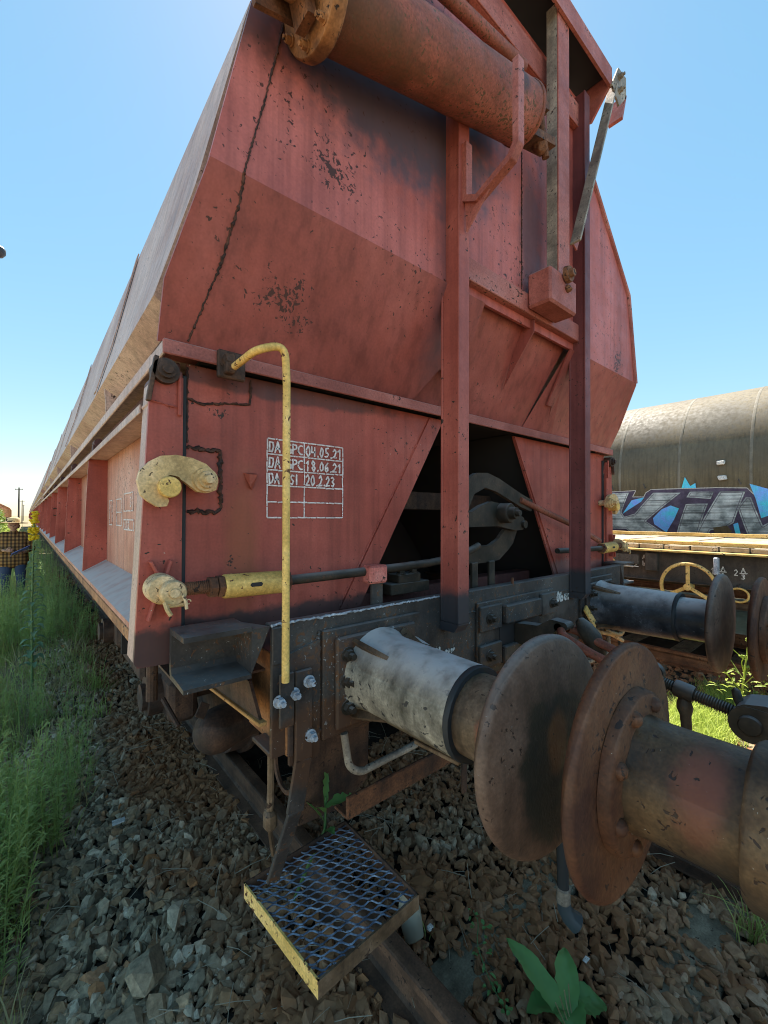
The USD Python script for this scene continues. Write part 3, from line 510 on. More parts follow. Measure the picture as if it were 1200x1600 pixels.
# inside of the opening
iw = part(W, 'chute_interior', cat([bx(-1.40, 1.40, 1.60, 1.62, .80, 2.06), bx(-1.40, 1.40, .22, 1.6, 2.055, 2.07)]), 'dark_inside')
for s in (-1, 1): part(iw, 'chute_side', quadplate((s * .30, .215, 2.05), (s * .30, 1.58, 2.05), (s * 1.2, 1.58, .9), (s * 1.2, .215, .9), .01 * s), 'dark_inside')  # near-black: the shade inside the opening is put into the colour
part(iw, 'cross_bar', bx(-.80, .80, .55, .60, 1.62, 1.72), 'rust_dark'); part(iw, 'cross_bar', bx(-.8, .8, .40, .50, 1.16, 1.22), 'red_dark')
part(iw, 'strut', beam((-.62, .5, 1.2), (-.25, .55, 1.72), .05, .02), 'rust_dark')
part(iw, 'bearing', cat([bx(-.55, -.30, .28, .36, 1.22, 1.27), bx(-.50, -.36, .28, .36, 1.27, 1.31), bolt((-.47, .30, 1.31), (0, 0, 1)), bolt((-.39, .30, 1.31), (0, 0, 1))]), 'black_iron')
# corner posts, doors on both sides
RIB = [1.70 + 1.5 * k for k in range(7)]
for s in (-1, 1):
    d = part(W, 'side_door', cat([bx(*sorted((s * 1.452, s * 1.462)), .26, L1 - .1, 1.26, 1.905)]), 'red_side')
    part(d, 'corner_post', prism([(s * 1.540, 1.985), (s * 1.548, 1.97), (s * 1.583, 1.17), (s * 1.575, 1.155), (s * 1.470, 1.15), (s * 1.462, 1.16), (s * 1.462, 1.985)], 'y', .17, .186), 'red_wall')
    part(d, 'corner_flange', quadplate((s * 1.546, .1865, 1.96), (s * 1.583, .1865, 1.17), (s * 1.583, .27, 1.17), (s * 1.546, .27, 1.96), .012 * s), 'red_hopper_side')
    part(d, 'top_flange', cat([bx(*sorted((s * 1.552, s * 1.4625)), .19, L1 - .1, 1.895, 1.908), bx(*sorted((s * 1.558, s * 1.5525)), .27, L1 - .1, 1.885, 1.912)]), 'red_hopper_side')
    part(d, 'sill', hull([(s * 1.4625, .272, 1.325), (s * 1.4625, L1 - .1, 1.325), (s * 1.578, .272, 1.262), (s * 1.578, L1 - .1, 1.262), (s * 1.578, .272, 1.245), (s * 1.578, L1 - .1, 1.245), (s * 1.4625, .272, 1.245), (s * 1.4625, L1 - .1, 1.245)]), 'red_side')
    part(d, 'sill_lip', bx(*sorted((s * 1.580, s * 1.566)), .275, L1 - .1, 1.205, 1.2435), 'rust_orange')
    for y in RIB: part(d, 'rib', prism([(s * 1.4622, 1.332), (s * 1.575, 1.270), (s * 1.552, 1.893), (s * 1.4622, 1.893)], 'y', y - .007, y + .007), 'red_wall')
    part(d, 'end_rib', prism([(s * 1.4622, 1.332), (s * 1.575, 1.270), (s * 1.552, 1.893), (s * 1.4622, 1.893)], 'y', L1 - .12, L1 - .1), 'red_wall')
    part(d, 'hinge_beam', bx(*sorted((s * 1.475, s * 1.462)), .20, L1 - .1, 1.912, 2.038), 'red_dark')
    for y in [.30] + RIB: part(d, 'hinge', cat([bx(*sorted((s * 1.535, s * 1.476)), y - .03, y + .03, 1.915, 1.975), cyl((s * 1.51, y - .045, 1.985), (s * 1.51, y + .045, 1.985), .022, 12)]), 'red_dark')
    h = part(d, 'hinge_roller', cat([cyl((s * 1.512, .15, 1.992), (s * 1.512, .20, 1.992), .036, 20), cyl((s * 1.512, .135, 1.992), (s * 1.512, .15, 1.992), .024, 18), cyl((s * 1.512, .125, 1.992), (s * 1.512, .135, 1.992), .014, 12), beam((s * 1.536, .16, 2.03), (s * 1.556, .16, 1.90), .012, .02, (0, 1, 0))]), 'rust_dark', True)
    part(d, 'post_seam', cat([weld([(s * 1.548, .168, 1.905), (s * 1.465, .168, 1.893)], .003, seed=11), bx(*sorted((s * 1.478, s * 1.467)), .158, .1695, 1.87, 2.0)]), 'red_wall')
    part(d, 'seal_strip', bx(*sorted((s * 1.4600, s * 1.4465)), .188, .215, 1.10, 2.0), 'rubber')  # dark strip in the open gap beside the post, painted for its shade
    if s < 0:
        mk = []
        def sq(y0, z0, y1, z1, w=.006):
            P = [(y0, z0), (y1, z0), (y1, z1), (y0, z1), (y0, z0)]
            return prism(LineString(P).buffer(w / 2), 'x', -1.4645, -1.4625)
        mk = [sq(1.60, 1.53, 1.50, 1.66), sq(1.36, 1.53, 1.20, 1.66), prism(LineString([(1.36, 1.595), (1.20, 1.595)]).buffer(.003), 'x', -1.4645, -1.4625), sq(1.14, 1.515, .90, 1.56), sq(1.14, 1.60, .92, 1.68)]
        mk += [hand('(12', 1.12, 1.52, .034, .05, plane='x', at=-1.4635, sign=-1), hand('1', 1.56, 1.60, .04, .05, plane='x', at=-1.4635, sign=-1), hand('3', .99, 1.62, .04, .05, plane='x', at=-1.4635, sign=-1)]
        part(d, 'chalk_marks', cat(mk), 'side_mark')
    part(d, 'grab_ring', tube([(s * 1.515 + .035 * math.cos(a), 6.19, 1.63 + .05 * math.sin(a)) for a in np.linspace(-2.2, 2.2, 14)], .008, 6), 'rust_dark', True)
# closing hook with its pin, on the corner post; tie rod with turnbuckle
LATCH = [(-1.586, 1.674), (-1.58, 1.701), (-1.556, 1.728), (-1.531, 1.744), (-1.49, 1.751), (-1.447, 1.746), (-1.408, 1.732), (-1.384, 1.71), (-1.372, 1.68), (-1.378, 1.656), (-1.401, 1.646), (-1.43, 1.648), (-1.452, 1.664), (-1.466, 1.675), (-1.475, 1.68), (-1.482, 1.689), (-1.505, 1.693), (-1.528, 1.68), (-1.533, 1.66), (-1.528, 1.647), (-1.515, 1.636), (-1.507, 1.621), (-1.512, 1.605), (-1.535, 1.602), (-1.56, 1.618), (-1.577, 1.634)]
def latch_parts(mirror):
    M = (lambda m: m) if not mirror else (lambda m: (m.apply_scale((-1, 1, 1)), m.invert(), m)[2])
    lt = part(W, 'closing_hook', M(cat([prism(smooth_poly(LATCH, .004), 'y', .128, .150)])), 'yellow_old')
    part(lt, 'pin', M(lathe([(0, 0), (0, .027), (.004, .0295), (.075, .0295), (.075, 0)], (-1.509, .105, 1.658), (0, 1, 0), 24)), 'yellow')
    part(lt, 'pivot', M(cat([lathe([(0, 0), (0, .034), (.014, .036), (.016, 0)], (-1.411, .114, 1.684), (0, 1, 0), 24), lathe([(0, 0), (0, .024), (.012, .026), (.016, .026)], (-1.411, .102, 1.684), (0, 1, 0), 20), lathe([(0, 0), (0, .012), (.014, .015), (.03, .016)], (-1.411, .080, 1.684), (0, 1, 0), 16), cyl((-1.411, .148, 1.684), (-1.411, .2, 1.684), .02)])), 'yellow_old', True)
    tr = part(W, 'tie_rod', M(cat([lathe([(0, 0), (0, .036), (.006, .040), (.058, .040), (.064, .036), (.064, 0)], (-1.530, .078, 1.380), (0, 1, 0), 28), lathe([(0, 0), (0, .030), (.006, .034), (.03, .034)], (-1.510, .052, 1.372), (0, 1, 0), 24), lathe([(0, 0), (0, .012), (.008, .014)], (-1.510, .046, 1.372), (0, 1, 0), 16), cyl((-1.53, .14, 1.38), (-1.53, .175, 1.38), .03)])), 'yellow_old', True)
    part(tr, 'threaded_end', M(cat([cyl((-1.495, .085, 1.376), (-1.385, .085, 1.374), .017, 14)] + [lathe([(0, .017), (.002, .0195), (.004, .017)], (-1.485 + .0055 * k, .085, 1.3755), (1, 0, 0), 14) for k in range(14)])), 'rust', True)
    part(tr, 'lock_nut', M(cat([tube([(-1.412, .085, 1.374), (-1.40, .085, 1.374), (-1.392, .085, 1.374)], .031, 6), tube([(-1.388, .085, 1.374), (-1.38, .085, 1.374), (-1.372, .085, 1.374)], .033, 6)])), 'rust')
    sl_ = prism(Polygon([(.004, -.034), (.209, -.034), (.209, .034), (.004, .034)]), 'z', -.034, .034)
    body = lathe([(0, .022), (0, .033), (.004, .0355), (.186, .0355), (.190, .033), (.190, .022)], (-1.371, .085, 1.372), (1, 0, -.02), 28)
    tb = part(tr, 'turnbuckle', M(body), 'yellow', True)
    part(tr, 'turnbuckle_slot', M(hull([(-1.283 + dx, .0485 + dy, 1.3735 + dz) for dx, dz in ((-.02, 0), (-.015, .006), (.015, .006), (.02, 0), (.015, -.006), (-.015, -.006)) for dy in (0, .004)])), 'dark_inside')
    part(tr, 'end_nut', M(tube([(-1.182, .085, 1.370), (-1.172, .085, 1.370), (-1.162, .085, 1.370)], .034, 6)), 'rust')
    part(tr, 'rod', M(tube([(-1.165, .085, 1.370), (-.80, .085, 1.374), (-.58, .087, 1.38)], .0165, 12)) if mirror else M(tube([(-1.165, .085, 1.370), (-.80, .085, 1.374), (-.50, .087, 1.382), (-.30, .09, 1.40), (-.15, .10, 1.44)], .0165, 12)), 'black_iron', True)
    for a, b in (((-1.548, 1.452), (-1.522, 1.40)), ((-1.495, 1.452), (-1.512, 1.40)), ((-1.552, 1.285), (-1.535, 1.345)), ((-1.50, 1.292), (-1.515, 1.34))):
        part(tr, 'stiffener', M(beam((a[0], .155, a[1]), (b[0], .155, b[1]), .028, .008, (1, 0, 0))), 'red_wall')
    part(tr, 'split_pin', M(cat([tube(bend([(-1.535, .045, 1.352), (-1.530, .036, 1.332), (-1.522, .034, 1.318)], .01), .006, 6), tube(bend([(-1.49, .045, 1.365), (-1.486, .036, 1.35), (-1.484, .035, 1.33)], .01), .0045, 6), cyl((-1.53, .06, 1.34), (-1.485, .06, 1.34), .007, 8), tube([(-1.478 + .006 * math.cos(a), .04, 1.348 + .006 * math.sin(a)) for a in np.linspace(0, 5.2, 10)], .0018, 5)])), 'yellow_old', True)
    rs = part(W, 'rod_stop', M(bx(-.834, -.780, .06, .074, 1.24, 1.335)), 'black_frame')
    part(rs, 'red_cap', M(bx(-.853, -.767, .045, .10, 1.330, 1.397, .008)), 'red_mark')
latch_parts(False); latch_parts(True)
# operating levers in the opening
lv = part(W, 'operating_lever', prism(smooth_poly([(-.273, 1.612), (-.22, 1.60), (-.139, 1.635), (-.06, 1.655), (.05, 1.64), (.221, 1.575), (.235, 1.545), (.215, 1.512), (.147, 1.508), (-.012, 1.533), (-.257, 1.53)], .01), 'y', .085, .115), 'black_iron')
part(lv, 'boss', cat([lathe([(0, 0), (0, .045), (.008, .05), (.08, .05)], (.02, .03, 1.598), (0, 1, 0), 24), lathe([(0, 0), (0, .028), (.03, .032)], (.02, .0, 1.598), (0, 1, 0), 20), lathe([(0, 0), (0, .015), (.02, .017)], (.02, -.02, 1.598), (0, 1, 0), 14)]), 'black_iron', True)
part(lv, 'upper_arm', prism(smooth_poly([(-.26, 1.74), (-.22, 1.755), (-.138, 1.793), (-.048, 1.799), (.047, 1.777), (.254, 1.705), (.368, 1.672), (.356, 1.609), (.254, 1.632), (.027, 1.708), (-.067, 1.724), (-.155, 1.69), (-.21, 1.60), (-.28, 1.60)], .01), 'y', .12, .145), 'black_iron')
part(lv, 'lower_arm', prism(smooth_poly([(.211, 1.512), (.17, 1.44), (.127, 1.407), (.047, 1.36), (-.02, 1.353), (-.30, 1.35), (-.30, 1.429), (-.03, 1.437), (.04, 1.465), (.10, 1.515)], .01), 'y', .118, .14), 'black_iron')
part(lv, 'rod', tube([(.24, .12, 1.672), (.50, .11, 1.605), (.80, .10, 1.53), (1.15, .09, 1.42)], .017, 10), 'rusty_red', True)
for x in (-.195, -.06): part(lv, 'strap', bx(x, x + .045, .10, .116, 1.20, 1.36), 'black_iron')
part(lv, 'pivot_pin', cyl((.215, .07, 1.54), (.215, .15, 1.54), .02), 'black_iron')

# upright columns and cross beam, lever, strut and roller on the end
def ibeam(x0, x1, z0, z1):
    return cat([bx(x0, x1, -.097, -.088, z0, z1, .002), bx(x0, x1, -.013, -.003, z0, z1, .002), bx(x0 + .004, x0 + .012, -.088, -.013, z0, z1, .001), bx(x1 - .012, x1 - .004, -.088, -.013, z0, z1, .001)])
def column(x0, x1, z0, z1, zc, mt='red_column'):
    m = ibeam(x0, x1, zc, z1)
    foot = prism([(-.097, zc), (-.097, z0 + .03), (-.075, z0), (-.003, z0), (-.003, zc)], 'x', x0, x1)
    c = part(W, 'column', m, mt); part(c, 'column_foot', foot, mt); return c
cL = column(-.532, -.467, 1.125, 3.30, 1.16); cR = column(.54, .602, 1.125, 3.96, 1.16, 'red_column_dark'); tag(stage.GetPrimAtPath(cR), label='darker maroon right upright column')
hk = part(W, 'roller_guard', prism(LineString([(-.105, 3.05), (-.105, 2.83), (-.16, 2.80), (-.31, 2.862), (-.335, 2.90), (-.335, 3.20)]).buffer(.012, cap_style=2, join_style=1), 'x', -.512, -.476), 'red_ledge')
part(hk, 'web', prism([(-.100, 2.82), (-.16, 2.792), (-.22, 2.815), (-.105, 2.70)], 'x', -.499, -.491), 'red_ledge')
cb = part(W, 'cross_beam', cat([bx(-.466, .539, -.062, -.052, 2.560, 2.655), bx(-.466, .539, -.052, -.028, 2.646, 2.655), bx(-.466, .539, -.052, .02, 2.560, 2.568)]), 'red_ledge')
part(cb, 'gusset', prism([(-.045, 2.558), (-.045, 2.50), (.135, 2.25), (.02, 2.558)], 'x', .10, .108), 'red_end_shaded')
lb = part(W, 'bearing_box', cat([bx(.011, .265, -.182, -.063, 2.575, 2.74, .010)]), 'red_ledge')
part(lb, 'pivot_bolt', cat([lathe([(0, 0), (0, .036), (.02, .040), (.026, 0)], (.15, -.208, 2.735), (0, 1, 0), 20), lathe([(0, 0), (0, .018), (.02, .022)], (.15, -.226, 2.735), (0, 1, 0), 8)]), 'rust', True)
part(lb, 'weld_blob', wobble(trimesh.creation.icosphere(2, .018).apply_translation((.165, -.186, 2.675)), .008, 60), 'rust', True)
ll = part(W, 'roof_lever', cat([bx(.143, .252, -.152, -.143, 2.74, 4.6), bx(.244, .252, -.143, -.092, 2.74, 4.6)]), 'red_ledge')
part(ll, 'lever_web', bx(.1435, .1525, -.1428, -.088, 2.74, 4.6), 'grey_lever')
part(ll, 'lever_head', cat([bx(.10, .30, -.17, -.08, 4.42, 4.62, .01)]), 'red_ledge')
st = part(W, 'brace', beam((.76, -.16, 4.07), (.285, -.165, 2.96), .012, .055, (0, 1, 0)), 'grey_lever')
part(st, 'brace_flange', beam((.785, -.142, 4.065), (.310, -.147, 2.955), .05, .010, (0, 1, 0)), 'red_ledge')
bp = part(st, 'bracket', prism([(.70, 4.035), (.79, 4.19), (.90, 4.20), (.90, 4.08), (.80, 3.97)], 'y', -.178, -.168), 'grey_lever')
for x, z in ((.80, 4.14), (.80, 4.06)): part(st, 'bolt', bolt((x, -.178, z), (0, -1, 0), .013, .012), 'grey_lever')
part(st, 'bracket_flange', prism([(.895, 4.10), (.91, 4.10), (.85, 3.92), (.835, 3.93)], 'y', -.178, -.10), 'red_ledge')
A, Bq = np.array([-1.20, -.160, 3.030]), np.array([-.215, -.172, 3.297]); ax = (Bq - A) / np.linalg.norm(Bq - A); LL = np.linalg.norm(Bq - A)
ro = part(W, 'roof_roller', lathe([(0, 0), (0, .110), (LL - .004, .110), (LL, .107), (LL, 0)], A, ax, 56), 'rusty_red', 40)
part(ro, 'end_flange', cat([lathe([(-.045, 0), (-.045, .138), (-.038, .143), (-.008, .143), (0, .138), (0, 0)], A, ax, 48), lathe([(-.14, 0), (-.14, .042), (-.045, .048)], A, ax, 20)]), 'rust_orange', 40)
u = np.cross(ax, [0, 1, 0])
for k in range(8):
    a = .4 + k * math.pi / 4; d = math.cos(a) * u + math.sin(a) * np.array([0, 1, 0]); part(ro, 'flange_bolt', bolt(A - ax * .045 + d * .118, -ax, .010, .008), 'rust_orange')
part(ro, 'clevis', cat([hull([A - ax * .06 + u * (su * .06) + np.array([0, sy, 0]) - ax * t for su in (-1, 1) for sy in (-.06, -.045) for t in (0, .13)]), hull([A - ax * .06 + u * (su * .06) + np.array([0, sy, 0]) - ax * t for su in (-1, 1) for sy in (.045, .06) for t in (0, .13)]), hull([A - ax * (.058 + t) + np.array([0, yy, 0]) + u * zz for t in (0, .03) for yy in (-.035, .035) for zz in (-.10, .10)])]), 'rust')
part(ro, 'end_lip', lathe([(LL - .012, .1115), (LL - .008, .114), (LL + .004, .114), (LL + .008, .09), (LL + .012, 0)], A, ax, 48), 'rusty_red', True)
part(ro, 'rod_clevis', cat([hull([Bq + ax * t + u * w_ + np.array([0, y_, 0]) for t in (0, .20) for w_ in (.055, .085) for y_ in (-.03, .05)]), hull([Bq + ax * t + u * w_ + np.array([0, y_, 0]) for t in (0, .22) for w_ in (-.085, -.05) for y_ in (-.03, .05)]), cyl(Bq + ax * .17 + u * .11, Bq + ax * .17 - u * .13, .016, 10), wobble(trimesh.creation.icosphere(2, .034).apply_translation(Bq + ax * .13 - u * .09), .014, 40), wobble(trimesh.creation.icosphere(2, .026).apply_translation(Bq + ax * .2 + u * .08), .012, 40)]), 'rust')
# handrail
hr = part(W, 'handrail', tube(bend([(-1.335, .14, 2.03), (-1.335, -.058, 2.035), (-1.253, -.062, 2.068), (-1.246, -.062, 1.98), (-1.243, -.060, 1.105)], .05, 7), .0112, 12), 'yellow', True)
part(hr, 'clip', cat([bx(-1.375, -1.29, .128, .146, 2.00, 2.085, .004), bx(-1.36, -1.33, .10, .13, 2.01, 2.07, .004), bolt((-1.352, .128, 2.05), (0, -1, 0), .014, .01)]), 'rust_dark')

# headstock
hs = part(W, 'headstock', cat([bx(-1.257, 1.26, 0, .014, .862, 1.256, .003), bx(-1.257, 1.26, .014, .14, .862, .876, .003), bx(-1.257, 1.26, .014, .05, 1.244, 1.2555, .003)]), 'black_frame')
part(hs, 'web_step', bx(-1.26, -1.225, -.010, -.0005, 1.14, 1.25), 'black_frame')
part(hs, 'weld_seam', weld([(-1.10, -.002, 1.215), (-1.10, -.002, .90), (-.98, -.002, .875)], .006, seed=21), 'black_frame', True)
part(hs, 'weld_seam', weld([(-1.257, -.001, 1.257), (-.54, -.001, 1.257)], .004, seed=22), 'bright_steel', True)
part(hs, 'weld_seam', weld([(-.45, -.001, 1.165), (.53, -.001, 1.17)], .004, seed=23), 'black_frame', True)
def c_piece(s):
    prof = [(.0, 1.262), (.0, 1.248), (.12, 1.245), (.125, 1.15), (.115, 1.135), (.0, 1.128), (.0, 1.116), (.13, 1.12), (.14, 1.14), (.14, 1.262)]
    c = part(W, 'corner_channel', prism(prof, 'x', *sorted((s * 1.50, s * 1.318))), 'black_frame')
    part(c, 'corner_web', hull([(s * 1.318, 0.0, 1.255), (s * 1.318, .13, 1.255), (s * 1.318, .13, 1.13), (s * 1.262, -.0, 1.255), (s * 1.262, .13, 1.13), (s * 1.318, .0, 1.13)]), 'black_frame')
    p = part(W, 'rusty_plate', bx(*sorted((s * 1.213, s * 1.204)), -.012, .27, .86, 1.14), 'rust_orange')
    part(p, 'front_plate', prism([(s * 1.2035, .83), (s * 1.2035, 1.165), (s * 1.10, 1.19), (s * 1.10, .835), (s * 1.15, .815)], 'y', -.012, -.0005), 'black_frame')
    part(p, 'lip', bx(*sorted((s * 1.213, s * 1.195)), -.022, -.0125, .862, 1.10), 'rust_dark')
c_piece(-1); c_piece(1)
for s in (-1, 1):
    part(W, 'underframe_plate', hull([(s * 1.47, .14, 1.075), (s * 1.47, 1.4, 1.075), (s * 1.10, .14, 1.075), (s * 1.1, 1.4, 1.075), (s * 1.47, .14, 1.083), (s * 1.1, 1.4, 1.083), (s * 1.47, 1.4, 1.083), (s * 1.1, .14, 1.083)]), 'rust_dark')
    pl = part(W, 'diagonal_plate', prism([(.02, .975), (1.20, .905), (1.20, 1.07), (.1, 1.07)], 'x', *sorted((s * 1.285, s * 1.275))), 'rust_dark')
    part(pl, 'edge', beam((s * 1.283, .0, .975), (s * 1.283, 1.20, .902), .026, .012), 'rust_bright')
    part(W, 'sole_bar', cat([bx(*sorted((s * 1.05, s * 1.04)), .14, L1, .80, 1.06), bx(*sorted((s * 1.13, s * 1.0)), .14, L1, .79, .802), bx(*sorted((s * 1.13, s * 1.0)), .14, L1, 1.06, 1.072)]), 'rust_dark')
    rv = part(W, 'air_reservoir', lathe([(0, 0), (.0, .03), (.015, .06), (.04, .08), (.08, .09), (.36, .09), (.39, .08), (.42, 0)], (s * 1.28, .60, .69), (-s * .9, .35, .0), 28), 'rust_dark', True)
    part(rv, 'lug', beam((s * 1.28, .60, .775), (s * 1.25, .62, .82), .04, .010, (0, 1, 0)), 'rust_dark')
    part(W, 'drain_pipe', cat([cyl((s * 1.31, 1.28, .63), (s * 1.31, 1.28, .92), .028, 12), bx(*sorted((s * 1.36, s * 1.26)), 1.24, 1.32, .90, .925), cyl((s * 1.28, 1.18, .66), (s * 1.24, 1.05, .56), .012, 8)]), 'rust_dark')
    part(W, 'brake_ring', tube([(s * 1.12 + .0 * a, .18 + .075 * math.cos(a), .72 + .09 * math.sin(a)) for a in np.linspace(0, 6.2, 24)], .009, 6), 'rust_dark', True)
    part(W, 'chain', cat([tube([(s * 1.23, .06, .86), (s * 1.225, .07, .74), (s * 1.222, .08, .66)], .011, 8), wobble(bx(s * 1.222 - .018, s * 1.222 + .018, .06, .10, .60, .66, .01), .006, 30), tube([(s * 1.222, .08, .60), (s * 1.20, .10, .50)], .008, 6)]), 'plunger')
    part(W, 'side_rod', cyl((s * 1.28, 3.7, .78), (s * 1.28, 3.7, 1.05), .05, 12), 'rust_orange')
    fr = part(W, 'bogie_frame', cat([bx(*sorted((s * 1.12, s * 1.04)), 1.5, 4.6, .55, .72, .02), bx(*sorted((s * 1.16, s * 1.0)), 1.55, 2.05, .34, .60, .03), bx(*sorted((s * 1.16, s * 1.0)), 3.45, 4.05, .34, .60, .03), bx(*sorted((s * 1.14, s * 1.02)), 2.5, 3.3, .30, .55, .03)]), 'rust_dark')
    for y in (1.8, 3.75): part(fr, 'axle_box', cat([cyl((s * 1.10, y, .46), (s * 1.24, y, .46), .12, 18), cyl((s * 1.24, y, .46), (s * 1.27, y, .46), .08, 16)]), 'rust_dark')
for y in (1.8, 3.75, 9.2, 11.0):
    ws = part(W, 'wheelset', cyl((-1.05, y, .46), (1.05, y, .46), .08, 14), 'rust_dark')
    for s in (-1, 1): part(ws, 'wheel', lathe([(0, 0), (0, .2), (.02, .40), (0, .42), (0, .46), (.10, .465), (.105, .49), (.135, .49), (.135, .4), (.09, .2), (.12, .1), (.12, 0)], (s * .82, y, .46), (-s, 0, 0), 36), 'rust_dark', 40)
part(W, 'centre_sill', bx(-.35, .35, .14, L1, .70, 1.06), 'red_dark')
part(W, 'floor_plate', bx(-1.0, 1.0, 1.65, L1, 1.06, 1.09), 'red_dark')

# buffers
def buffer(s, cas, casmat, plmat, ty, tilt=(0, 0)):
    x = s * .875
    b = part(W, 'buffer', lathe([(-.035, 0), (-.035, .150), (-.06, .139), (-.10, .133), (-.435, .126), (-.442, .121), (-.442, .10)], (x, 0, 1.045), (0, 1, 0), 48), casmat, 40)
    part(b, 'base_plate', bx(x - .215, x + .215, -.016, -.0005, .868, 1.215, .004), 'black_frame')
    part(b, 'flange_plate', bx(x - .175, x + .175, -.036, -.0165, .892, 1.188, .012), 'black_frame')
    for dx in (-.135, .135):
        for dz in (.085, .0, -.085): part(b, 'bolt', bolt((x + dx, -.036, 1.045 + dz), (0, -1, 0), .0165, .018), 'black_iron')
    for a in (math.pi * .27, math.pi * .73, math.pi * 1.25, math.pi * 1.75):
        d, t = np.array([math.cos(a), 0, math.sin(a)]), np.array([-math.sin(a), 0, math.cos(a)]) * .007; o = np.array([x, 0, 1.045])
        part(b, 'rib', hull([o + d * r + np.array([0, y, 0]) + t * k for r, y in ((.125, -.037), (.172, -.037), (.168, -.06), (.125, -.20)) for k in (-1, 1)]), 'plunger')
    part(b, 'collar', wobble(lathe([(-.452, .108), (-.454, .124), (-.447, .1275), (-.438, .1265)], (x, 0, 1.045), (0, 1, 0), 40), .0025, 30), 'rubber', True)
    part(b, 'plunger', lathe([(-.45, .108), (-.62, .108), (-.63, .112)], (x, 0, 1.045), (0, 1, 0), 48), plmat, True)
    prof = [(.0, 0), (.002, .06), (.004, .14), (.007, .20), (.0115, .232), (.018, .2425), (.027, .2465), (.036, .245), (.043, .238), (.041, .15), (.045, .11), (.06, .09)]
    part(b, 'buffer_head', lathe(prof, (x + ty[0], ty[1] - .012, ty[2]), (tilt[0], 1, tilt[1]), 72), 'disc_face', True)
    return b
b1 = buffer(-1, None, 'grey_casing', 'plunger', (.002, -.664, 1.052), (.05, -.04)); b2 = buffer(1, None, 'black_casing', 'black_casing', (.0, -.638, 1.048))
tag(stage.GetPrimAtPath(b1), label='left buffer with dusty grey casing'); tag(stage.GetPrimAtPath(b2), label='right buffer with black casing')
part(b1, 'weld_lump', wobble(hull([(-.745, -.04, 1.15), (-.69, -.04, 1.13), (-.71, -.12, 1.12), (-.77, -.11, 1.145), (-.72, -.04, 1.09)]), .008, 25), 'grey_casing')
part(b1, 'drip_rail', beam((-.905, -.26, .912), (-.895, -.42, .914), .05, .012), 'plunger')
# coupling plates in the middle of the headstock
dg = part(W, 'draw_gear', bx(-.305, .345, -.014, -.0005, .90, 1.20, .003), 'black_frame')
for z0, z1 in ((1.075, 1.185), (.915, 1.015)):
    part(dg, 'side_plate', bx(-.305, -.146, -.032, -.0145, z0, z1, .004), 'black_frame'); part(dg, 'bolt', bolt((-.24, -.032, (z0 + z1) / 2), (0, -1, 0), .018, .016), 'black_iron')
    part(dg, 'side_plate', bx(.20, .35, -.032, -.0145, z0, z1, .004), 'black_frame'); part(dg, 'bolt', bolt((.298, -.032, (z0 + z1) / 2), (0, -1, 0), .018, .016), 'black_iron')
part(dg, 'guide_plate', bx(-.130, .175, -.046, -.0145, 1.088, 1.172, .005), 'black_frame')
part(dg, 'guide_plate', bx(-.130, .175, -.040, -.0145, .90, .985, .005), 'black_frame')
part(dg, 'slot', bx(-.145, .195, -.017, -.0142, .988, 1.085, .001), 'dark_inside')
hkm = prism(smooth_poly([(-.02, .985), (-.02, 1.075), (-.14, 1.085), (-.20, 1.125), (-.27, 1.12), (-.285, 1.09), (-.23, 1.085), (-.205, 1.05), (-.26, 1.015), (-.27, .985), (-.17, .965)], .012), 'x', -.030, .030)
part(dg, 'draw_hook', hkm, 'black_iron')
part(dg, 'lettering', hand('10bar', .362, 1.118, .05, .05, .02, .012, at=-.0015), 'stencil_white')
part(dg, 'lettering', hand('5bar', -.575, 1.008, .042, .045, .02, .009, at=-.0015), 'stencil_white')
part(dg, 'lug', cat([wobble(bx(-.015, .0, .0, .012, 1.24, 1.285, .004), .004, 60)]), 'rust')
# brake cocks, hoses, grab handles under the headstock
ck = part(W, 'brake_cock', beam((.665, -.035, 1.055), (.745, -.06, .945), .012, .045, (1, 0, 0)), 'yellow')
part(ck, 'second_lever', beam((.88, -.035, 1.03), (.80, -.06, .93), .012, .05, (1, 0, 0)), 'yellow'); part(ck, 'body', wobble(hull([(.68, -.06, .90), (.80, -.06, .90), (.82, -.03, .95), (.70, -.03, .95), (.74, -.10, .89)]), .006, 30), 'yellow_old')
part(W, 'air_pipe', tube(bend([(.78, -.04, .90), (.95, -.06, .86), (1.08, -.08, .80)], .04), .012, 8), 'yellow_old', True)
part(W, 'air_pipe', tube(bend([(.92, -.04, .88), (1.0, -.1, .85), (1.05, -.1, .88), (1.08, -.08, .92)], .04), .012, 8), 'yellow_old', True)
for s in (-1, 1): part(W, 'shunter_handle', tube(bend([(s * 1.012, -.02, .87), (s * 1.0, -.032, .76), (s * .955, -.034, .728), (s * .625, -.034, .735), (s * .60, -.02, .86)], .05), .0125, 10), 'grey_lever', True)
hz = part(W, 'brake_hose', tube(bend([(-.20, .0, .86), (-.20, -.20, .74), (-.20, -.335, .55), (-.20, -.345, .10)], .12), .0215, 12), 'rubber', True)
part(hz, 'hose_clip', lathe([(0, .0215), (0, .027), (.03, .027), (.035, .025), (.05, .027), (.055, .0215)], (-.20, -.345, .085), (0, 0, 1), 20), 'grey_lever', True)
part(hz, 'coupling_head', cat([tube(bend([(-.20, -.345, .10), (-.20, -.35, .055), (-.185, -.375, .03)], .03), [.024] + [.027] * 6 + [.031], 14) if False else tube([(-.20, -.345, .10), (-.20, -.35, .06), (-.192, -.365, .035), (-.175, -.385, .015)], [.024, .027, .031, .036], 16)]), 'hose_blue', True)
part(W, 'cross_tube', cat([bx(-.95, .95, .045, .06, .52, .60, .004), bx(-.95, .95, .06, .13, .52, .53, .003)]), 'rust')
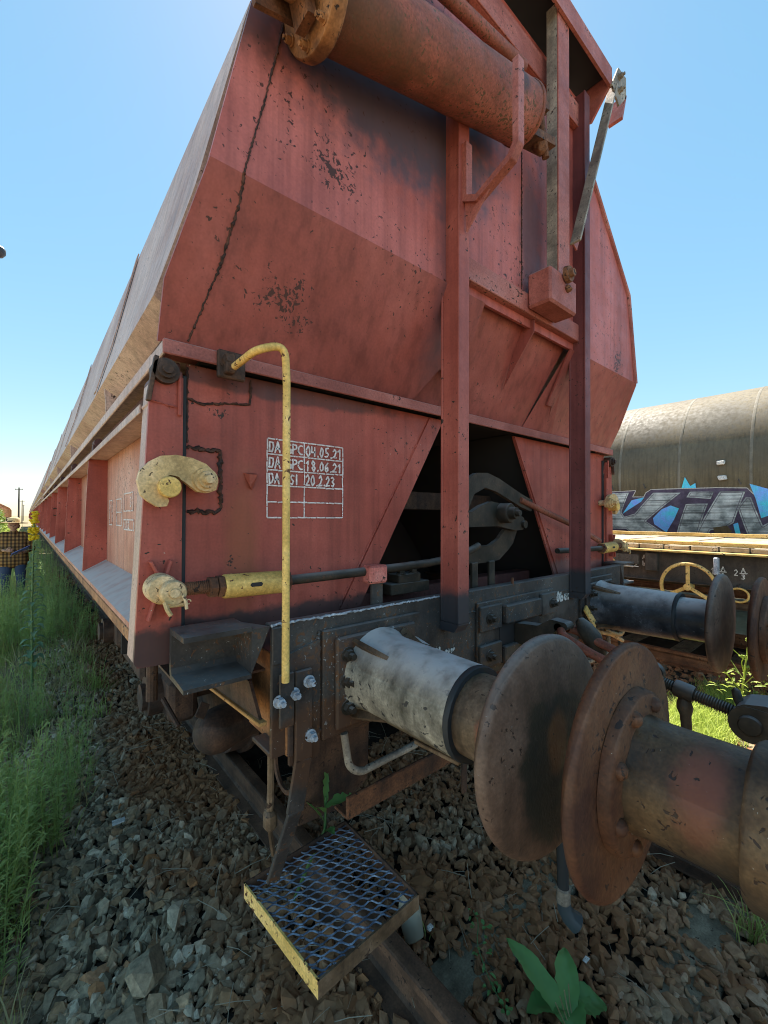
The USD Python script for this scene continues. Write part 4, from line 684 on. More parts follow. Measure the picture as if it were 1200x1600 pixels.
part(W, 'hanger_plate', prism([(-1.015, .80), (-.655, .80), (-.665, .44), (-.80, .37), (-1.0, .385)], 'y', .300, .312), 'rust_dark')
part(W, 'hanger_plate', prism([(1.015, .80), (.655, .80), (.665, .44), (.80, .37), (1.0, .385)], 'y', .300, .312), 'rust_dark')
part(W, 'drop_bar', bx(-.36, -.33, .02, .034, .38, .86), 'rust_dark')

# footstep
def footstep(s):
    fs = part(W, 'footstep', cat([beam((s * 1.168, -.030, 1.115), (s * 1.168, -.030, .845), .055, .012, (0, 1, 0)), beam((s * 1.168, -.030, .848), (s * 1.195, -.03, .70), .055, .012, (0, 1, 0)), beam((s * 1.195, -.03, .703), (s * 1.20, .10, .42), .045, .014, (0, 1, 0))]), 'black_frame')
    part(fs, 'hanger', beam((s * 1.228, -.038, 1.12), (s * 1.228, -.038, .965), .045, .010, (0, 1, 0)), 'black_frame')
    for x, z in ((1.252, 1.045), (1.205, 1.055), (1.155, 1.08), (1.148, .915)): part(fs, 'bolt', bolt((s * x, -.038, z), (0, -1, 0), .0125, .012), 'bright_steel')
    Q = [(s * .833, .225), (s * .844, -.199), (s * 1.224, -.213), (s * 1.257, .201)]; cx, cy = np.mean(Q, 0); zt, zb = .375, .328
    for i in range(4):
        a, b = np.array(Q[i]), np.array(Q[(i + 1) % 4]); d = (b - a) / np.linalg.norm(b - a); n = np.array([d[1], -d[0]]); n = n if n @ (np.array([cx, cy]) - a) > 0 else -n
        m = hull([(*(p + n * t), z) for p in (a, b) for t in (0, .006) for z in (zb, zt)])
        part(fs, 'frame_bar', m, ('rust_dark', 'plunger', 'yellow', 'rust_dark')[i])
    poly = Polygon(Q).buffer(-.006); th = math.radians(-27 * -s); D = np.array([math.cos(th), math.sin(th)]); Nn = np.array([-D[1], D[0]])
    pitch, lam, amp = .0180, .054, .0080
    for k in range(-18, 19):
        c = np.array([cx, cy]) + Nn * pitch * k
        P = [c + D * t + Nn * amp * (1 if (j + k) % 2 else -1) for j, t in enumerate(np.arange(-.40, .40, lam / 2))]
        Pd = [P[0]]
        for a, b in zip(P[:-1], P[1:]): Pd += [a * .82 + b * .18, a * .18 + b * .82]
        g = LineString(Pd).intersection(poly)
        for seg in getattr(g, 'geoms', [g]):
            if seg.is_empty or seg.length < .03: continue
            co = np.array(seg.coords); up = meshkit.noise(np.column_stack([co * 30, 0 * co[:, 0]])) * .006
            a_ = np.column_stack([co, zt - .016 + up]); 
            part(fs, 'strand', tube(a_, .0026, 5), 'strand_blue')
    return fs
footstep(-1); footstep(1)

# ------------------------------------------------------------------ wagons further along the same train
def far_wagon():
    t = thing('hopper_wagon', 'red hopper wagon second in the train, behind the nearest one', 'wagon', 'red hopper wagons in one train', loc=(0, 13.6, 0))
    b = part(t, 'hopper_body', body_shell(0, 12.2), 'red_hopper_side')
    part(t, 'ledge', cat([bx(s * 1.522 - .01, s * 1.522 + .01, .15, 12.2, 2.04, 2.083) for s in (-1, 1)] + [bx(-1.52, 1.52, .14, .16, 2.04, 2.083)]), 'red_hopper_side')
    part(t, 'end_wall', bx(-1.46, 1.46, .19, .21, 1.10, 2.04), 'red_wall'); part(t, 'headstock', bx(-1.26, 1.26, 0, .15, .86, 1.256), 'black_frame')
    for s in (-1, 1):
        d = part(t, 'side_door', bx(*sorted((s * 1.452, s * 1.462)), .22, 12.1, 1.26, 1.905), 'red_side')
        part(d, 'sill', hull([(s * 1.4625, .272, 1.325), (s * 1.4625, 12.1, 1.325), (s * 1.578, .272, 1.262), (s * 1.578, 12.1, 1.262), (s * 1.578, .272, 1.205), (s * 1.578, 12.1, 1.205), (s * 1.4625, .272, 1.205), (s * 1.4625, 12.1, 1.205)]), 'red_side')
        part(d, 'top_flange', bx(*sorted((s * 1.552, s * 1.4625)), .19, 12.1, 1.895, 1.908), 'red_hopper_side')
        for y in [.25] + RIB + [12.09]: part(d, 'rib', prism([(s * 1.4622, 1.332), (s * 1.575, 1.270), (s * 1.552, 1.893), (s * 1.4622, 1.893)], 'y', y - .007, y + .007), 'red_wall')
        part(t, 'sole_bar', bx(*sorted((s * 1.13, s * 1.0)), 0, 12.2, .79, 1.07), 'rust_dark')
    for y in (1.8, 3.75, 9.2, 11.0):
        ws = part(t, 'wheelset', cyl((-.9, y, .46), (.9, y, .46), .08, 10), 'rust_dark')
        for s in (-1, 1): part(ws, 'wheel', cyl((s * .70, y, .46), (s * .82, y, .46), .46, 24), 'rust_dark')
    for s in (-1, 1): part(t, 'buffer', cat([cyl((s * .875, 0, 1.045), (s * .875, -.58, 1.045), .12, 16), cyl((s * .875, -.58, 1.045), (s * .875, -.62, 1.045), .24, 24)]), 'black_iron')
    return t
fwg = far_wagon()
for k in range(1, 6):
    lab = ['red hopper wagon third in the train, small in the distance', 'red hopper wagon fourth in the train', 'red hopper wagon fifth in the train', 'red hopper wagon sixth in the train near the horizon', 'last red hopper wagon at the far end of the train'][k - 1]
    copy_thing(fwg, 'hopper_wagon', (0, 13.6 * (k + 1), 0), label=lab)

# ------------------------------------------------------------------ the wagon behind the camera: its headstock, buffers
N = thing('facing_wagon', 'rusty brown buffers and headstock of the wagon facing the red hopper wagon', 'wagon')
yN = -1.50
part(N, 'headstock', cat([bx(-1.25, 1.25, yN - .15, yN, .86, 1.25)]), 'black_frame')
part(N, 'underframe', bx(-.35, .35, yN - 9.0, yN - .16, .75, 1.12), 'rust_dark')  # unseen; bare centre sill with no deck, shaped to let sky light through
for y in (-3.2, -8.0):
    ws = part(N, 'wheelset', cyl((-.9, y, .46), (.9, y, .46), .08, 10), 'rust_dark')
    for s in (-1, 1): part(ws, 'wheel', cyl((s * .70, y, .46), (s * .82, y, .46), .46, 24), 'rust_dark')
for s, yh, zc in ((-1, -.802, 1.072), (1, -.760, 1.050)):
    x = s * .872
    nb = part(N, 'buffer', wobble(lathe([(0, 0), (0, .15), (.03, .138), (.06, .132), (.47, .130), (.478, .124), (.478, .105)], (x, yN, zc), (0, 1, 0), 56), .003, 14), 'plunger_near', 40)
    part(nb, 'plunger', lathe([(.40, .104), (.62, .106), (-yN + yh - .045, .112), (-yN + yh - .018, .128)], (x, yN, zc), (0, 1, 0), 56), 'plunger_near', True)
    part(nb, 'buffer_head', lathe([(.0, 0), (.002, .10), (.007, .20), (.013, .232), (.020, .2425), (.028, .2455), (.036, .243), (.041, .235), (.038, .165), (.042, .150), (.0445, .11), (.044, 0)], (x, yh + .012, zc), (0, -1, 0), 80), 'disc_back', True)
    part(nb, 'seat_ring', wobble(lathe([(-.030, .158), (-.047, .156), (-.053, .148), (-.055, .115), (-.050, .09)], (x, yh, zc), (0, 1, 0), 56), .002, 40), 'disc_back', True)
    for k in range(8):
        a = .39 + k * math.pi / 4
        part(nb, 'rivet', lathe([(0, .0155), (.008, .0145), (.013, .008), (.015, 0)], (x + .131 * math.cos(a), yh - .053, zc + .131 * math.sin(a)), (0, -1, 0), 14), 'disc_back', True)

# ------------------------------------------------------------------ screw coupling stretched between the two wagons
S = thing('screw_coupling', 'dark iron screw coupling with threaded spindle hanging between the two wagons', 'coupling')
for s in (-1, 1):
    part(S, 'shackle', tube(bend([(s * .028, -.25, 1.085), (s * .062, -.27, 1.075), (s * .075, -.40, 1.03), (s * .066, -.56, .985)], .03), .0185, 12), 'rusty_red', True)
    part(S, 'link_eye', lathe([(-.012, .018), (-.014, .038), (.014, .038), (.012, .018)], (s * .066, -.575, .975), (1, 0, 0), 24), 'black_iron', True)
part(S, 'shackle_bow', tube([(.03 * math.cos(a) + 0, -.235 + .02 * math.sin(a) * 0, 1.095 + .0 * a) for a in np.linspace(math.pi, 0, 9)], .019, 10), 'black_iron', True)
part(S, 'front_nut', cat([cyl((-.055, -.575, .975), (.055, -.575, .975), .032, 16), cyl((0, -.545, .980), (0, -.605, .970), .034, 14)]), 'black_iron', True)
p0, p1 = np.array([0, -.56, .978]), np.array([0, -.90, .922]); dS = (p1 - p0) / np.linalg.norm(p1 - p0)
part(S, 'spindle', cyl(p0, p1, .0175, 14), 'black_iron', True)
part(S, 'thread', cat([lathe([(-.0025, .0165), (0, .0225), (.0025, .0165)], p0 + dS * t, dS, 16) for t in np.arange(.04, .33, .0075) if not .105 < t < .165]), 'black_iron', True)
part(S, 'hub', lathe([(0, .018), (0, .027), (.008, .030), (.052, .030), (.06, .027), (.06, .018)], p0 + dS * .105, dS, 22), 'black_iron', True)
hb_ = p0 + dS * .135
part(S, 'handle', tube([hb_ + np.array([0, 0, -.02]), hb_ + np.array([0, 0, -.045]), hb_ + np.array([0, -.002, -.06]), hb_ + np.array([0, -.004, -.085]), hb_ + np.array([0, -.008, -.16]), hb_ + np.array([0, -.012, -.24])], [.017, .024, .026, .018, .016, .015], 14), 'black_iron', True)
part(S, 'handle_weight', lathe([(0, 0), (.01, .020), (.05, .036), (.10, .041), (.15, .034), (.19, .016), (.20, 0)], (.045, -.29, 1.135), (.35, -.35, -.75), 24), 'black_iron', True)
part(S, 'trunnion', cat([cyl((-.07, -.885, .925), (.07, -.885, .925), .030, 18)]), 'black_iron', True)
for s in (-1, 1):
    part(S, 'end_link', prism(shapely.union_all([shapely.Point(-.885, .924).buffer(.056), Polygon([(-.885, .980), (-1.02, .972), (-1.30, .99), (-1.30, .935), (-1.0, .905), (-.93, .885)])]), 'x', s * .052 - .012, s * .052 + .012), 'black_iron')
    part(S, 'pin_head', lathe([(0, 0), (0, .026), (.004, .030), (.014, .031)], (s * .078, -.885, .924), (-s, 0, 0), 24), 'black_iron', True)
part(S, 'link_cap', cat([prism(smooth_poly([(-.84, .965), (-.87, .985), (-.92, .995), (-1.02, .985), (-1.02, .968), (-.87, .965)], .004), 'x', -.062, .062), tube([(0, -.952 + .010 * math.cos(a), .998 + .010 * math.sin(a)) for a in np.linspace(0, 6.2, 14)], .003, 6), lathe([(0, .010), (.02, .014), (.05, .012), (.06, 0)], (0, -.85, .955), (0, .25, 1), 14)]), 'black_iron', True)

# ------------------------------------------------------------------ flat wagon and tank wagon to the right
Fw = thing('flat_wagon', 'low flat wagon with yellow edge rails and a yellow handwheel on the right track', 'flat wagon')
part(Fw, 'side_sill', cat([bx(3.452, 3.462, -9, 5.6, .905, 1.215), bx(3.40, 3.452, -9, 5.6, .90, .912), bx(3.40, 3.452, -9, 5.6, 1.205, 1.215)]), 'flat_sill')
part(Fw, 'side_sill', bx(6.22, 6.24, -9, 5.6, .90, 1.215), 'flat_sill')
part(Fw, 'underframe', cat([bx(4.4, 4.5, -9, 5.6, .75, 1.20), bx(5.2, 5.3, -9, 5.6, .75, 1.20), bx(3.47, 6.2, -9, -8.9, .9, 1.2), bx(3.47, 6.2, 5.5, 5.6, .9, 1.2)]), 'flat_sill')
part(Fw, 'deck_edge', bx(3.37, 3.46, -9, 5.6, 1.216, 1.236), 'flat_yellow')
part(Fw, 'edge_rail', cat([bx(3.50, 3.56, -9, 5.6, 1.29, 1.330), ]), 'flat_yellow')
part(Fw, 'edge_rail', bx(6.14, 6.20, -9, 5.6, 1.29, 1.345), 'flat_yellow')
for k in range(60):
    y = -8.95 + .24 * k
    if y < 5.4: part(Fw, 'deck_board', bx(3.47, 6.2, y, y + .225, 1.238, 1.288 - .004 * ((k * 7) % 3), .004), 'flat_board')
for k in range(10):
    y = -8.5 + 1.5 * k
    part(Fw, 'stake_pocket', bx(3.395, 3.451, y - .06, y + .06, 1.0, 1.195, .006), 'flat_sill')
part(Fw, 'striped_plate', bx(3.380, 3.392, .62, 2.4, 1.06, 1.17), 'flat_sill')
for k in range(4): part(Fw, 'yellow_stripe', prism([(2.20 - .36 * k, 1.165), (2.02 - .36 * k, 1.165), (1.92 - .36 * k, 1.065), (2.10 - .36 * k, 1.065)], 'x', 3.376, 3.3795), 'flat_yellow')
hw = part(Fw, 'handwheel', tube([(3.34, .15 + .235 * math.cos(a), .875 + .235 * math.sin(a)) for a in np.linspace(0, 2 * math.pi, 41)], .0175, 10), 'flat_yellow', True)
for a in (math.pi / 2, math.pi * 7 / 6, math.pi * 11 / 6): part(hw, 'spoke', beam((3.345, .15, .875), (3.34, .15 + .23 * math.cos(a), .875 + .23 * math.sin(a)), .035, .012, (1, 0, 0)), 'flat_yellow')
part(hw, 'hub', cyl((3.32, .15, .875), (3.45, .15, .875), .035, 14), 'flat_yellow')
part(Fw, 'lashing_ring', tube([(3.39, -.245 + .075 * math.cos(a), .84 + .065 * math.sin(a)) for a in np.linspace(0, 6.28, 24)], .010, 8), 'flat_yellow', True)
part(Fw, 'ring_hook', cyl((3.39, -.245, .90), (3.46, -.245, .93), .014), 'flat_sill')
part(Fw, 'label_holder', cat([bx(3.385, 3.394, .62, .95, 1.085, 1.10), bx(3.385, 3.394, .62, .95, 1.03, 1.04)]), 'stencil_white')
part(Fw, 'stencil', cat([hand('- KMm', .98, 1.045, .035, .055, .02, .007, 'x', 3.4505, -1), prism(LineString([(1.05, 1.06), (1.0, 1.02), (.70, 1.02), (.65, 1.06), (.70, 1.10)]).buffer(.004), 'x', 3.4500, 3.4515)]), 'stencil_white')
part(Fw, 'stencil', cat([hand('1C', -.02, 1.02, .055, .05, .02, .008, 'x', 3.4505, -1), hand('A', -.10, 1.055, .042, .045, .02, .008, 'x', 3.4505, -1), hand('1', -.10, .99, .042, .045, .02, .008, 'x', 3.4505, -1), prism(LineString([(-.09, 1.045), (-.14, 1.045)]).buffer(.004), 'x', 3.4500, 3.4515)]), 'stencil_white')
part(Fw, 'stencil', cat([hand('2', -.20, 1.02, .055, .05, .02, .008, 'x', 3.4505, -1), hand('A', -.255, 1.055, .042, .045, .02, .008, 'x', 3.4505, -1), hand('3', -.255, .99, .042, .045, .02, .008, 'x', 3.4505, -1), prism(LineString([(-.245, 1.045), (-.30, 1.045)]).buffer(.004), 'x', 3.4500, 3.4515)]), 'stencil_white')
part(Fw, 'stencil', cat([hand('A', .60, 1.12, .045, .045, .02, .008, 'x', 3.4505, -1), hand('b', .60, 1.05, .045, .045, .02, .008, 'x', 3.4505, -1)]), 'stencil_white')
part(Fw, 'stop_block', bx(3.33, 3.395, -.10, -.06, 1.02, 1.19, .008), 'bright_steel')
for y in (-7.2, -5.4, 2.2, 4.0):
    ws = part(Fw, 'wheelset', cyl((3.9, y, .46), (5.8, y, .46), .08, 12), 'rust_dark')
    for x in (4.10, 5.60): part(ws, 'wheel', cyl((x - .07, y, .46), (x + .07, y, .46), .46, 32), 'rust_dark')
    part(Fw, 'axle_box', bx(3.72, 3.95, y - .15, y + .15, .34, .62, .02), 'rust_dark')

XC, ZC, RT = 9.4, 2.4, 1.75
Tk = thing('tank_wagon', 'large dusty olive tank wagon with grey and blue graffiti along its lower side', 'tank wagon')
a_ = np.linspace(0, 2 * np.pi, 97)
part(Tk, 'tank', lathe([(-9.3, 0), (-9.25, .8), (-9.0, 1.4), (-8.7, 1.70), (-8.5, RT), (15.0, RT), (15.2, 1.70), (15.5, 1.4), (15.75, .8), (15.8, 0)], (XC, 0, ZC), (0, 1, 0), 96), 'tank_skin', 40)
for y in np.arange(-8.06, 15.0, 1.05): part(Tk, 'seam', lathe([(-.022, RT + .0005), (-.018, RT + .0035), (.018, RT + .0035), (.022, RT + .0005)], (XC, y, ZC), (0, 1, 0), 96), 'tank_seam', True)
for y, z in ((.75, 2.56), (.73, 2.29)): part(Tk, 'side_bracket', wobble(bx(XC - math.sqrt(RT ** 2 - (z - ZC) ** 2) - .05, XC - math.sqrt(RT ** 2 - (z - ZC) ** 2) + .02, y - .06, y + .06, z - .04, z + .04, .015), .02, 12), 'stencil_white')
for y in (1.95, 2.55, .47): part(Tk, 'side_hook', tube([(XC - RT - .01, y, 2.18), (XC - RT - .05, y, 2.16), (XC - RT - .05, y + .02, 2.22), (XC - RT - .03, y + .03, 2.25)], .012, 6), 'flat_sill')
part(Tk, 'frame', cat([bx(8.0, 8.15, -9.5, 15.8, .9, 1.2), bx(10.65, 10.8, -9.5, 15.8, .9, 1.2)]), 'flat_sill')
for y in (-7.5, -5.7, 12, 13.8):
    ws = part(Tk, 'wheelset', cyl((8.5, y, .46), (10.3, y, .46), .08, 10), 'rust_dark')
    for x in (8.65, 10.15): part(ws, 'wheel', cyl((x - .07, y, .46), (x + .07, y, .46), .46, 24), 'rust_dark')
def on_tank(pg, lift):
    pg = Polygon(pg).buffer(0) if not isinstance(pg, (Polygon, shapely.MultiPolygon)) else pg; ms = []
    y0, z0, y1, z1 = pg.bounds
    for z in np.arange(z0, z1, .12):
        c = pg.intersection(sbox(y0 - 1, z, y1 + 1, z + .12))
        for g in getattr(c, 'geoms', [c]):
            if g.geom_type == 'Polygon' and g.area > 1e-5:
                v, f = trimesh.creation.triangulate_polygon(g, engine='earcut'); ms.append(trimesh.Trimesh(np.column_stack([XC - np.sqrt(np.maximum(.01, (RT + lift) ** 2 - (v[:, 1] - ZC) ** 2)), v]), f, process=False))
    m = cat(ms)
    if m.face_normals[:, 0].mean() > 0: m.invert()
    return m
PUR = [(3.4, 2.10), (2.15, 2.122), (2.22, 1.997), (2.0, 1.989), (1.95, 2.077), (1.86, 2.132), (0.81, 2.115), (0.4, 2.09), (0.3, 1.959), (0.24, 1.576), (-0.04, 1.701), (-.9, 1.75), (-.9, .98), (3.4, 0.973)]
BLU = [[(2.44, 1.661), (2.23, 1.936), (1.99, 1.989), (2.06, 1.901)], [(1.89, 1.569), (1.71, 1.746), (1.55, 1.817), (1.42, 1.757), (1.53, 1.541), (1.71, 1.284), (1.89, 1.448)], [(3.3, 1.262), (2.53, 1.275), (2.45, 1.05), (3.3, 1.05)], [(1.35, 2.137), (1.29, 2.343), (1.21, 2.171), (1.13, 2.222), (1.12, 2.131)], [(0.36, 2.165), (-0.05, 1.995), (-.5, 1.9), (-.5, 1.72), (-0.04, 1.701), (0.24, 1.576), (0.29, 1.908)], [(0.93, 1.265), (0.62, 1.29), (0.63, 1.467), (0.56, 1.495), (0.54, 1.14), (0.95, 1.149)]]
GRY = [[(3.3, 2.112), (2.27, 2.09), (2.46, 1.692), (2.42, 1.598), (2.21, 1.66), (1.83, 2.072), (1.37, 2.053), (2.03, 1.507), (1.71, 1.238), (1.66, 1.10), (2.24, 1.10), (2.45, 1.343), (3.3, 1.331)], [(1.28, 1.966), (1.22, 2.069), (0.86, 2.053), (0.91, 1.926)], [(1.3, 1.84), (0.96, 1.841), (1.25, 1.12), (1.60, 1.12)], [(0.77, 2.055), (0.42, 2.04), (0.62, 1.494), (0.79, 1.368), (0.98, 1.349), (1.07, 1.202), (1.20, 1.10), (1.32, 1.10)], [(0.42, 1.937), (0.35, 1.935), (0.23, 1.447), (-0.04, 1.652), (-.5, 1.66), (-.5, 1.1), (0.42, 1.10), (0.54, 1.759)]]
gr = part(Tk, 'graffiti', on_tank(PUR, .006), 'spray_purple')
part(gr, 'pale_outline', on_tank(Polygon(PUR).buffer(.013).difference(Polygon(PUR).buffer(.001)), .007), 'stencil_white')
for p in GRY: part(gr, 'letter_edge', on_tank(Polygon(p).buffer(0).buffer(-.02).difference(Polygon(p).buffer(0).buffer(-.028)), .0115), 'spray_purple')
for p in BLU: part(gr, 'blue_fill', on_tank(p, .010), 'spray_blue')
for p in GRY: part(gr, 'grey_letter', on_tank(p, .010), 'spray_grey')
part(gr, 'blue_dot', on_tank([(2.72, 1.70), (2.65, 1.74), (2.58, 1.69), (2.66, 1.64)], .014), 'spray_blue')
part(gr, 'rubbed_patch', on_tank(wob if False else [(.93, 1.40), (.72, 1.44), (.66, 1.33), (.74, 1.27), (.93, 1.28)], .014), 'tank_skin')

# ------------------------------------------------------------------ far left: covered wagons, poles, bushes, lamp
def covered_wagon():
    t = thing('covered_wagon', 'tan sunlit covered wagon nearest of the line far left', 'wagon', 'tan covered wagons far to the left', loc=(-7.0, 88, 0))
    part(t, 'body', prism([(-1.45, 1.2), (-1.45, 3.2), (-1.0, 4.0), (0, 4.35), (1.0, 4.0), (1.45, 3.2), (1.45, 1.2)], 'y', 0, 17), 'far_orange')
    for k in range(9): part(t, 'hoop', prism(LineString([(-1.47, 1.2), (-1.47, 3.2), (-1.02, 4.02), (0, 4.37), (1.02, 4.02), (1.47, 3.2), (1.47, 1.2)]).buffer(.02), 'y', 2.0 * k + .45, 2.0 * k + .55), 'rust_orange')
    part(t, 'frame', bx(-1.35, 1.35, 0, 17, .85, 1.19), 'rust_dark')
    for y in (2, 15):
        ws = part(t, 'wheelset', cyl((-.9, y, .46), (.9, y, .46), .08, 10), 'rust_dark')
        for s in (-1, 1): part(ws, 'wheel', cyl((s * .7, y, .46), (s * .82, y, .46), .46, 20), 'rust_dark')
    return t
cw = covered_wagon()
for k in range(1, 5): copy_thing(cw, 'covered_wagon', (-7.0, 88 + 18.3 * k, 0), label=['second tan covered wagon of the line far left', 'third tan covered wagon of the line far left', 'fourth tan covered wagon of the line far left', 'most distant tan covered wagon of the line far left'][k - 1])
def pole(y, x, h, lab):
    t = thing('utility_pole', lab, 'pole', 'poles along the track', loc=(x, y, float(gz(x, y))))
    part(t, 'post', tube([(0, 0, -.3), (0, 0, h / 2), (0, 0, h)], [.13, .11, .09], 10), 'pole_wood'); part(t, 'cross_arm', bx(-.45, .45, -.04, .04, h - .35, h - .27), 'pole_wood')
    for s in (-.38, .38): part(t, 'insulator', cyl((s, 0, h - .27), (s, 0, h - .15), .035, 8), 'stencil_white')
pole(80, -2.72, 5.9, 'dark timber pole rising behind the man in the hat'); pole(140, -2.75, 5.7, 'thinner looking timber pole, the more distant of two beyond the man'); pole(200, -2.8, 5.8, 'most distant timber pole beside the end of the train')
lp = thing('yard_lamp', 'dark round lamp head high up at the left edge of the picture', 'lamp', loc=(-2.27, 5.9, -.24))
part(lp, 'mast', tube([(0, 0, -.3), (0, 0, 2.5), (0, 0, 5.35), (.02, 0, 5.42), (.08, 0, 5.44)], .028, 8), 'lamp_dark')
part(lp, 'lamp_head', lathe([(-.075, 0), (-.06, .045), (-.02, .072), (.03, .072), (.06, .05), (.08, 0)], (.155, 0, 5.085 + .0), (0, 0, 1), 20), 'lamp_dark', True)
part(lp, 'bracket', tube([(.08, 0, 5.44), (.15, 0, 5.40), (.155, 0, 5.16)], .014, 8), 'lamp_dark')

# ------------------------------------------------------------------ vegetation
def ribbon(P, w, n=None, normal=(0, 0, 1)):
    """flat leaf strip along the points, half widths w, cupped a little"""
    P = np.asarray(P, float); w = np.broadcast_to(w, len(P)); t = np.gradient(P, axis=0); s = np.cross(t, normal); s /= np.linalg.norm(s, axis=1, keepdims=True) + 1e-9
    V = np.vstack([P - s * w[:, None], P, P + s * w[:, None]]); V[:len(P), 2] += w * .25; V[2 * len(P):, 2] += w * .25; k = len(P); F = []
    for i in range(k - 1):
        for a in (0, k): F += [[a + i, a + i + 1, a + k + i + 1], [a + i, a + k + i + 1, a + k + i]]
    return trimesh.Trimesh(V, F, process=False)
def blade(g, h, w, lean, base=(0, 0, 0)):
    a = g.uniform(0, 6.283); d = np.array([math.cos(a), math.sin(a), 0]); t = np.linspace(0, 1, 5)[:, None]
    P = np.array(base) + d * lean * h * t ** 2 + np.array([0, 0, 1]) * h * (t - .35 * lean * t ** 2)
    return ribbon(P, w * np.array([.8, 1, .8, .5, .04]), normal=(-math.sin(a + 1.2), math.cos(a + 1.2), .2))
def feather(seed, h):
    """a stem with fine narrow leaves all round it, as mare's tail or young fleabane"""
    g = np.random.default_rng(seed); lean = g.uniform(-.12, .12, 2); ms = []
    t = np.linspace(0, 1, 6); P = np.column_stack([lean[0] * h * t ** 1.5, lean[1] * h * t ** 1.5, h * t]); ms.append(tube(P, np.linspace(.0028, .001, 6), 3, False))
    for k in range(int(46 * h / .4)):
        s = g.uniform(.12, 1) ** .8; c = np.array([np.interp(s, t, P[:, i]) for i in range(3)]); a = g.uniform(0, 6.283); L = g.uniform(.035, .07) * (1.15 - .6 * s); e = g.uniform(.2, 1.0)
        d = np.array([math.cos(a), math.sin(a), e]); d /= np.linalg.norm(d); q = np.array([-math.sin(a), math.cos(a), 0]) * .0019
        V = np.array([c - q, c + q, c + d * L * .55 + q * .9 + [0, 0, .002], c + d * L * .55 - q * .9, c + d * L - [0, 0, .008]]); ms.append(trimesh.Trimesh(V, [[0, 1, 2], [0, 2, 3], [3, 2, 4]], process=False))
    return cat(ms)
def tuft(seed, n, h0, h1, w, lean=.6, spread=.05):
    g = np.random.default_rng(seed); return cat([blade(g, g.uniform(h0, h1), w, g.uniform(.1, lean), (*g.normal(0, spread, 2), 0)) for _ in range(n)])
def place_on(xs, ys, dz=0.0): return np.column_stack([xs, ys, gz(xs, ys) + dz])
def zq(n): a = RNG.uniform(0, 6.283, n); t = RNG.normal(0, .10, (n, 2)); q = np.column_stack([np.cos(a / 2), t[:, 0] * .5, t[:, 1] * .5, np.sin(a / 2)]); return q / np.linalg.norm(q, axis=1, keepdims=True)
def verge_points(n, y0, y1, p=1.0, margin=0.0):
    """left verge: beyond a wavering edge of the ballast"""
    y = y0 + (y1 - y0) * RNG.random(n) ** p
    edge = np.interp(y, [.2, .9, 1.25, 1.7, 2.0, 2.4, 4.1, 6, 12], [-1.80, -1.78, -1.72, -1.60, -1.53, -1.42, -1.18, -1.12, -1.1]) + (meshkit.noise(np.column_stack([y * 2.2, 0 * y, 0 * y])) - .5) * .16
    w = np.minimum(.6 + .14 * np.maximum(y, 0), 4.5); x = edge - margin - w * RNG.random(n) ** .9
    return x, y
V1 = '/World/verge_weeds'
x, y = verge_points(1700, .55, 7.0, 1.1); x2, y2 = verge_points(1700, 6, 34, 1.6)
dense = meshkit.fbm(np.column_stack([x * 1.6, y * 1.3, 0 * x]), 3, 5); keep = dense > .44; x, y, dense = x[keep], y[keep], dense[keep]
X, Y = np.concatenate([x, x2]), np.concatenate([y, y2]); n = len(X)
sc = np.concatenate([.55 + 1.1 * np.clip(dense - .35, 0, .4) / .4 * RNG.uniform(.6, 1.1, len(x)), RNG.uniform(.9, 1.7, len(x2))])
pi = instancer(V1, [('feathery_weed', feather(50 + i, .30 + .05 * i), 'grass_feather') for i in range(5)], place_on(X, Y, -.01), zq(n), np.repeat(sc[:, None], 3, 1), RNG.integers(0, 5, n))
tag(pi, 'feathery blue green weeds growing thickly along the left verge', 'weeds', kind='stuff')
x, y = verge_points(800, .3, 9.0, 1.0, .03); x2, y2 = verge_points(1600, 8, 60, 1.5)
X, Y = np.concatenate([x, x2]), np.concatenate([y, y2]); n = len(X)
pi = instancer('/World/verge_grass', [('grass_tuft', tuft(80 + i, 16, .10, .30, .0032, .9), 'grass_blade') for i in range(4)] + [('dry_tuft', tuft(90 + i, 12, .12, .32, .0026, 1.2), 'grass_dry') for i in range(3)], place_on(X, Y, -.005), zq(n), np.repeat(RNG.uniform(.5, 1.25, (n, 1)) * np.concatenate([np.ones(len(x)), 1.6 * np.ones(len(x2))])[:, None], 3, 1), RNG.choice(7, n, p=[.11, .11, .11, .10, .19, .19, .19]))
tag(pi, 'green and dry grass between the weeds of the left verge', 'grass', kind='stuff')
n = 420; X, Y = RNG.uniform(-14, -3.0, n), RNG.uniform(6, 75, n)
pi = instancer('/World/sunny_grass', [('grass_tuft', tuft(180 + i, 40, .25, .75, .008, .8, .22), 'grass_sun') for i in range(3)], place_on(X, Y), zq(n), np.repeat(RNG.uniform(.8, 1.8, (n, 1)), 3, 1), RNG.integers(0, 3, n))
tag(pi, 'bright sunlit grass beyond the path at the far left', 'grass', kind='stuff')
n = 1500; X = 2.85 + RNG.normal(0, .36, n); Y = RNG.uniform(-1.4, .12, n); k = (X < 3.75) & (X > 1.9) & (meshkit.fbm(np.column_stack([X * 2, Y * 2, 0 * X]), 3, 9) > .42); X, Y = X[k], Y[k]; n = len(X)
pi = instancer('/World/track_grass', [('grass_tuft', tuft(280 + i, 22, .05, .19, .0030, .9), 'grass_sun') for i in range(4)], place_on(X, Y), zq(n), np.repeat(RNG.uniform(.5, 1.2, (n, 1)), 3, 1), RNG.integers(0, 4, n))
tag(pi, 'sunlit yellow green grass between the two tracks on the right', 'grass', kind='stuff')
n = 620; X = RNG.uniform(-1.85, 1.2, n); Y = RNG.uniform(-.5, 2.8, n); L = RNG.uniform(.04, .18, n)
